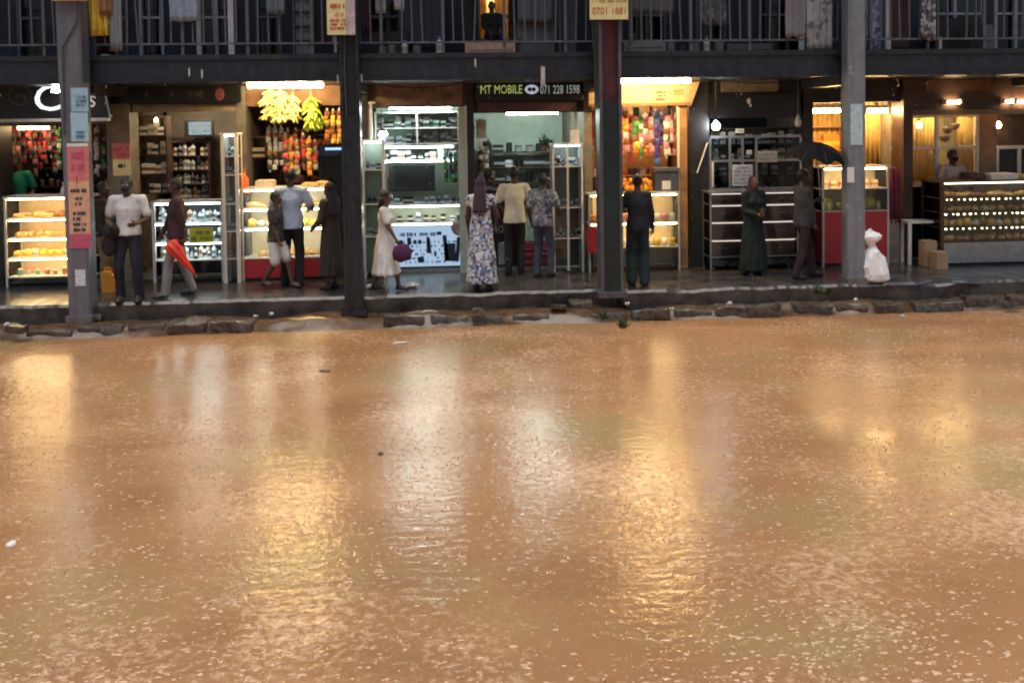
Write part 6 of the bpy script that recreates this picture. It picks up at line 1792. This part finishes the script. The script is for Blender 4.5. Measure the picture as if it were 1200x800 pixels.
hung(1080, 0, 1097, 48, 12.68, pattern_mat('grey_pattern_cloth', ((.24, .25, .28), (.05, .05, .07), (.34, .35, .38), (.1, .1, .13)), 18), 'black and white patterned cloth on the balcony', z_top=HB)
hung(470, -10, 520, 58, 13.5, cl('dusk_blue', (.045, .055, .08)), 'wide dusky blue cloth hung across the balcony', z_top=HB, folds=6)
hung(946, 10, 976, 58, 12.67, pattern_mat('pale_pattern', ((.22, .23, .25), (.30, .31, .33), (.10, .11, .13), (.25, .26, .28)), 10), 'pale printed sheet hung over the railing', z_top=4.35, folds=4)
hung(921, 12, 945, 44, 12.68, cl('pewter', (.18, .18, .20)), 'pewter grey sheet hung next to the printed one', z_top=4.35, folds=3)


hung(164, -10, 191, 60, UY+.09, cl('pale_net', (.30, .34, .40)), 'pale net curtain in the upstairs window left of the light blue cloth', 'net_curtain', 'curtain', 5.5, 5, .02)
hung(1087, -10, 1151, 24, UY+.09, cl('pale_net_b', (.34, .38, .42)), 'wide pale blind in the upstairs window over the pastry cafe', 'net_curtain', 'curtain', 5.5, 5, .01)
hung(1167, -10, 1214, 62, UY+.09, cl('dull_net', (.16, .17, .19)), 'grey curtain in the upstairs window at the right end', 'net_curtain', 'curtain', 5.5, 6, .02)
hung(238, -10, 266, 62, UY+.09, cl('dim_net', (.10, .12, .15)), 'dim curtain in the upstairs doorway between the pale posts', 'net_curtain', 'curtain', 5.5, 4, .02)
hung(607, -10, 648, 26, 13.5, cl('grey_sheet', (.14, .16, .19)), 'grey sheet hung right of the lit doorway', z_top=HB, folds=5)
hung(738, -10, 790, 16, 13.1, cl('slate_sheet', (.12, .125, .14)), 'slate grey sheet hung over the balcony right of the yellow sign', z_top=HB, folds=6)
hung(822, -10, 852, 30, 12.9, pattern_mat('blue_grey_print', ((.10, .115, .14), (.05, .06, .08), (.17, .19, .22), (.08, .09, .11)), 16), 'blue grey printed cloth above the steel kiosk', z_top=HB, folds=4)
hung(440, -10, 452, 16, 12.9, cl('bright_rag', (.42, .46, .5)), 'small whitish rag hung right of the paper sign', z_top=HB, folds=2)
hung(462, -10, 474, 12, 12.9, cl('bright_rag', (.42, .46, .5)), 'second whitish rag hung over the mint phone shop', z_top=HB, folds=2)


def crate(px0, py0, px1, py1, Y, m, label, name='box', cat='box', dp=.3, base=3.5):
    x0, x1, z0, z1 = rect(px0, py0, px1, py1, Y)
    z0 = base if base is not None else z0
    q = MB(); q.box(x0, x1, Y, Y+dp, z0+.002, z1); q.box(x0+.01, x1-.01, Y+.01, Y+dp-.01, z1, z1+.012); q.box(x0+.05, x1-.05, Y-.008, Y, z0+(z1-z0)*.4, z0+(z1-z0)*.6)
    return solo(q, name, m, label, cat, ((x0+x1)/2, Y+dp/2, z0))


su = shelf_unit('grey shelf stack of bundles on the balcony left of the navy column', 343, -5, 368, 63, 13.0, .35, 4, cl('shelf_grey', (.09, .095, .11)))
for i, z in enumerate(su['z']):
    q = MB(); q.box(su['x0'], su['x1'], su['y']-.1, su['y']+.12, z, z+.17); q.box(su['x0']+.02, su['x1']-.02, su['y']-.09, su['y']+.11, z+.17, z+.19)
    solo(q, 'bundle', cl('bundle_grey', (.15, .155, .17), .3), ('lowest', 'second', 'third', 'topmost')[i]+' grey bundle in the balcony shelf stack', 'bundle', ((su['x0']+su['x1'])/2, su['y'], z))
crate(731, 48, 780, 61, 12.95, cl('pale_steel', (.17, .18, .20)), 'long pale trunk on the balcony right of the yellow sign', 'trunk', 'trunk', base=None).location.z += 0
crate(545, 49, 604, 64, 13.0, mat('tan_board', (.42, .28, .20), .7, .15), 'tan board box at the foot of the lit doorway', base=3.5)
crate(606, 25, 650, 62, 13.6, cl('grey_green', (.12, .14, .14)), 'grey green cabinet on the balcony beside the lit doorway', 'cabinet', 'cabinet')
crate(430, 38, 478, 62, 13.2, M_dark, 'low dark chest on the balcony right of the navy column', 'chest', 'chest')
crate(1096, 22, 1150, 46, 13.7, M_dark, 'black crate on the balcony under the pale window', 'crate', 'crate')
crate(852, 52, 905, 62, 13.0, cl('dull_grey', (.08, .085, .10)), 'low grey box on the balcony above the steel kiosk')
crate(1150, 30, 1166, 62, 13.2, cl('mid_grey', (.12, .125, .14)), 'upright grey box on the balcony at the pale shutter', 'box', 'box')
# pale posts standing on the balcony
for i, (px, wd, m, lab) in enumerate(((233, .06, M_frame, 'pale upright post left of the balcony doorway'), (271, .08, M_frame, 'thicker pale post right of the balcony doorway'), (656, .06, M_upwall, 'grey post left of the yellow sign'), (668, .16, M_upwall, 'wide grey post beside the yellow sign'), (1040, .08, mat('white_post', (.42, .42, .44), .6), 'short white post right of the flaking column'), (1101, .045, mat('white_post', (.42, .42, .44)), 'thin white stub post below the patterned cloth'))):
    X = at(px, 30, 12.95).x; zt = 5.6 if i < 4 else (4.45 if i == 4 else 3.72)
    t = thing('balcony_post', lab, 'post', (X, 12.95, 3.5)); q = MB(); q.box(X-wd/2, X+wd/2, 12.92, 12.98, 3.5, zt); part(q, 'shaft', m, t); q = MB(); q.box(X-wd/2-.02, X+wd/2+.02, 12.90, 13.0, 3.501, 3.53); part(q, 'foot', m, t)
# odd pots and tins on the balcony floor
JJ = [jar_mesh('pot', cl('pot_grey', (.12, .12, .14)), M_dark, .07, .2), jar_mesh('pot', M_dark, M_dark, .09, .16), bottle_mesh('pot', M_offwhite, BL, GY, .05, .26)]
row('pot', JJ, at(440, 55, 12.95).x, at(520, 55, 12.95).x, 13.0, 3.501, 6, 'pot standing on the balcony floor above the mint phone shop', 'pot', 'pots over the mint shop')
row('pot', JJ, at(780, 55, 12.95).x, at(850, 55, 12.95).x, 13.05, 3.501, 5, 'pot standing on the balcony floor right of the yellow sign', 'pot', 'pots right of the yellow sign')
# hooks, boxes and fittings along the slab edge
for px, py in ((222, 84), (237, 86), (396, 92), (424, 91), (636, 88), (557, 73)):
    p = at(px, py, 12.6); q = MB(); q.box(p.x-.012, p.x+.012, 12.585, 12.599, p.z-.05, p.z+.05); q.tube([(p.x, 12.585, p.z-.04), (p.x, 12.57, p.z-.08), (p.x+.02, 12.57, p.z-.06)], .006, 5)
    if px == 636:
        q = MB(); q.box(p.x-.03, p.x+.03, 12.56, 12.63, p.z-.15, p.z+.12); q.box(p.x-.02, p.x+.02, 12.55, 12.56, p.z-.1, p.z+.05)
        solo(q, 'junction_box', M_offwhite, 'narrow white junction box on the slab edge left of the yellow sign', 'box', (p.x, 12.6, p.z))
    else:
        o = solo(q, 'hook', M_offwhite, 'small pale cable hook on the front of the balcony slab', 'hook', (p.x, 12.6, p.z), 'hooks on the slab edge')
# sagging cables under the slab
for i, (a, b, sag, Y) in enumerate(((430, 552, .10, 12.9), (820, 960, .08, 13.0), (135, 285, .06, 13.0), (1040, 1200, .07, 12.8))):
    pa, pb = at(a, 108, Y), at(b, 104, Y); q = MB()
    q.tube([(pa.x+(pb.x-pa.x)*f, Y, 3.12-sag*4*f*(1-f)) for f in [k/14 for k in range(15)]], .008, 5)
    solo(q, 'cable', M_black, 'black cable sagging under the slab '+('before the mint phone shop', 'before the dark steel kiosk', 'before the bottle shop', 'before the pastry cafe')[i], 'cable', ((pa.x+pb.x)/2, Y, 3.1))
for i, (X, pts) in enumerate(((X1, ((.16, 4.6), (.10, 3.95), (-.02, 3.75), (-.10, 3.6), (-.11, 3.1), (-.115, 2.4))), (X2, ((-.06, 5.0), (-.05, 4.0), (-.07, 3.2), (-.05, 2.6))), (X3, ((-.24, 4.0), (-.20, 3.3), (-.21, 2.5), (-.19, 1.7), (-.2, .6))), (X4, ((-.19, 5.0), (-.18, 3.4), (-.20, 2.6), (-.175, 1.9))))):
    yy = 12.45-(.165, .14, .02, .02)[i]
    q = MB(); q.tube([(X+u, yy-.012*(k % 2), z) for k, (u, z) in enumerate(pts)], .011, 6)
    solo(q, 'cable', mat('grey_cable', (.07, .07, .075), .5), 'grey cable running down the '+('postered light grey', 'dark navy', 'red-webbed', 'flaking pale')[i]+' column', 'cable', (X+pts[-1][0], yy, pts[-1][1]))
for i, px in enumerate((300, 560, 690, 860, 1050)):
    p0 = at(px, 100, 13.0); q = MB()
    q.tube([(p0.x+.5*f+.05*math.sin(f*9), 13.0+.9*f, 3.115-.22*math.sin(math.pi*f)*(1+.3*math.sin(f*14))) for f in [k/16 for k in range(17)]], .007, 5)
    solo(q, 'cable', M_black, 'loose wire drooping from the slab to the '+('banana stall', 'yellow lettered shop', 'snack kiosk', 'steel kiosk', 'dark brown cafe post')[i], 'cable', (p0.x, 13.0, 3.1))
# a blue hose or cable on the walkway edge at the right
pts = [on(1060, 344, -.05), on(1090, 342, -.06), on(1115, 338, .0), on(1140, 340, -.04), on(1175, 342, -.07)]
q = MB(); q.tube([(p.x, 12.24, p.z+.02) for p in pts], .012, 6); solo(q, 'hose', mat('dark_blue_hose', (.03, .04, .12), .4), 'dark blue hose hanging along the walkway edge before the cafe', 'hose', (pts[0].x, 12.24, -.05))

# ================================================================== RAIN
M_splash = mat('aerated_water', (.60, .40, .26), .15, .15, 30)
sp = MB()
n_s = 0
while n_s < 11000:
    y = 3.2+(11.9-3.2)*rnd.random()**1.2
    x = rnd.uniform(-.72, .72)*y+y*.073
    dens = .42+.9*noise.noise(Vector((x*.7, y*.7, 3)))+.3*noise.noise(Vector((x*2.5, y*2.5, 8)))+.25*(1-y/12)
    if rnd.random() > dens:
        continue
    n_s += 1
    s = rnd.uniform(.35, 1.2)*(1.35-.05*y)
    c = Vector((x, y, WZ))
    # a lumpy low mound of broken water, with a few beads thrown up
    ph = rnd.uniform(0, 6.28); k8 = 9; rx, ry = .011*s*rnd.uniform(.6, 2.0), .008*s*rnd.uniform(.6, 1.5); hgt = .004*s*rnd.uniform(.5, 1.4)
    wob = [rnd.uniform(.45, 1.25) for i in range(k8)]
    sp.loft([[c+Vector((f*rx*wob[i]*math.cos(ph+6.283*i/k8), f*ry*wob[i]*math.sin(ph+6.283*i/k8), z)) for i in range(k8)] for f, z in ((1.25, -.001), (.95, hgt*.45), (.4, hgt), (.08, hgt*.85))])
    for q_ in range(rnd.choice((0, 0, 1, 1, 2, 3))):
        r = rnd.uniform(.002, .005)*s; an = rnd.uniform(0, 6.28); dd = rnd.uniform(.005, .035)*s
        sp.ball(c+Vector((dd*math.cos(an), dd*math.sin(an), rnd.uniform(.003, .045)*s)), (r, r, r*1.3), 5, 4)
o = obj('rain_splashes', sp.mesh('rain_splashes', M_splash, smooth=True)); tag(o, 'small splashes thrown up by raindrops on the brown water', 'splashes', kind='stuff')
dr = MB()
for k in range(110):        # drips falling from the slab edge and the roof
    X = rnd.uniform(-8, 10); z = rnd.uniform(.2, 3.1); r = rnd.uniform(.002, .0045)
    dr.ball((X, 12.57+rnd.uniform(-.03, .02), z), (r, r, r*rnd.uniform(2, 6)), 5, 4)
o = obj('falling_drips', dr.mesh('falling_drips', mat('drip_water', (.6, .62, .65), .1, .05), smooth=True)); tag(o, 'water drips falling from the edge of the balcony slab', 'drips', kind='stuff')
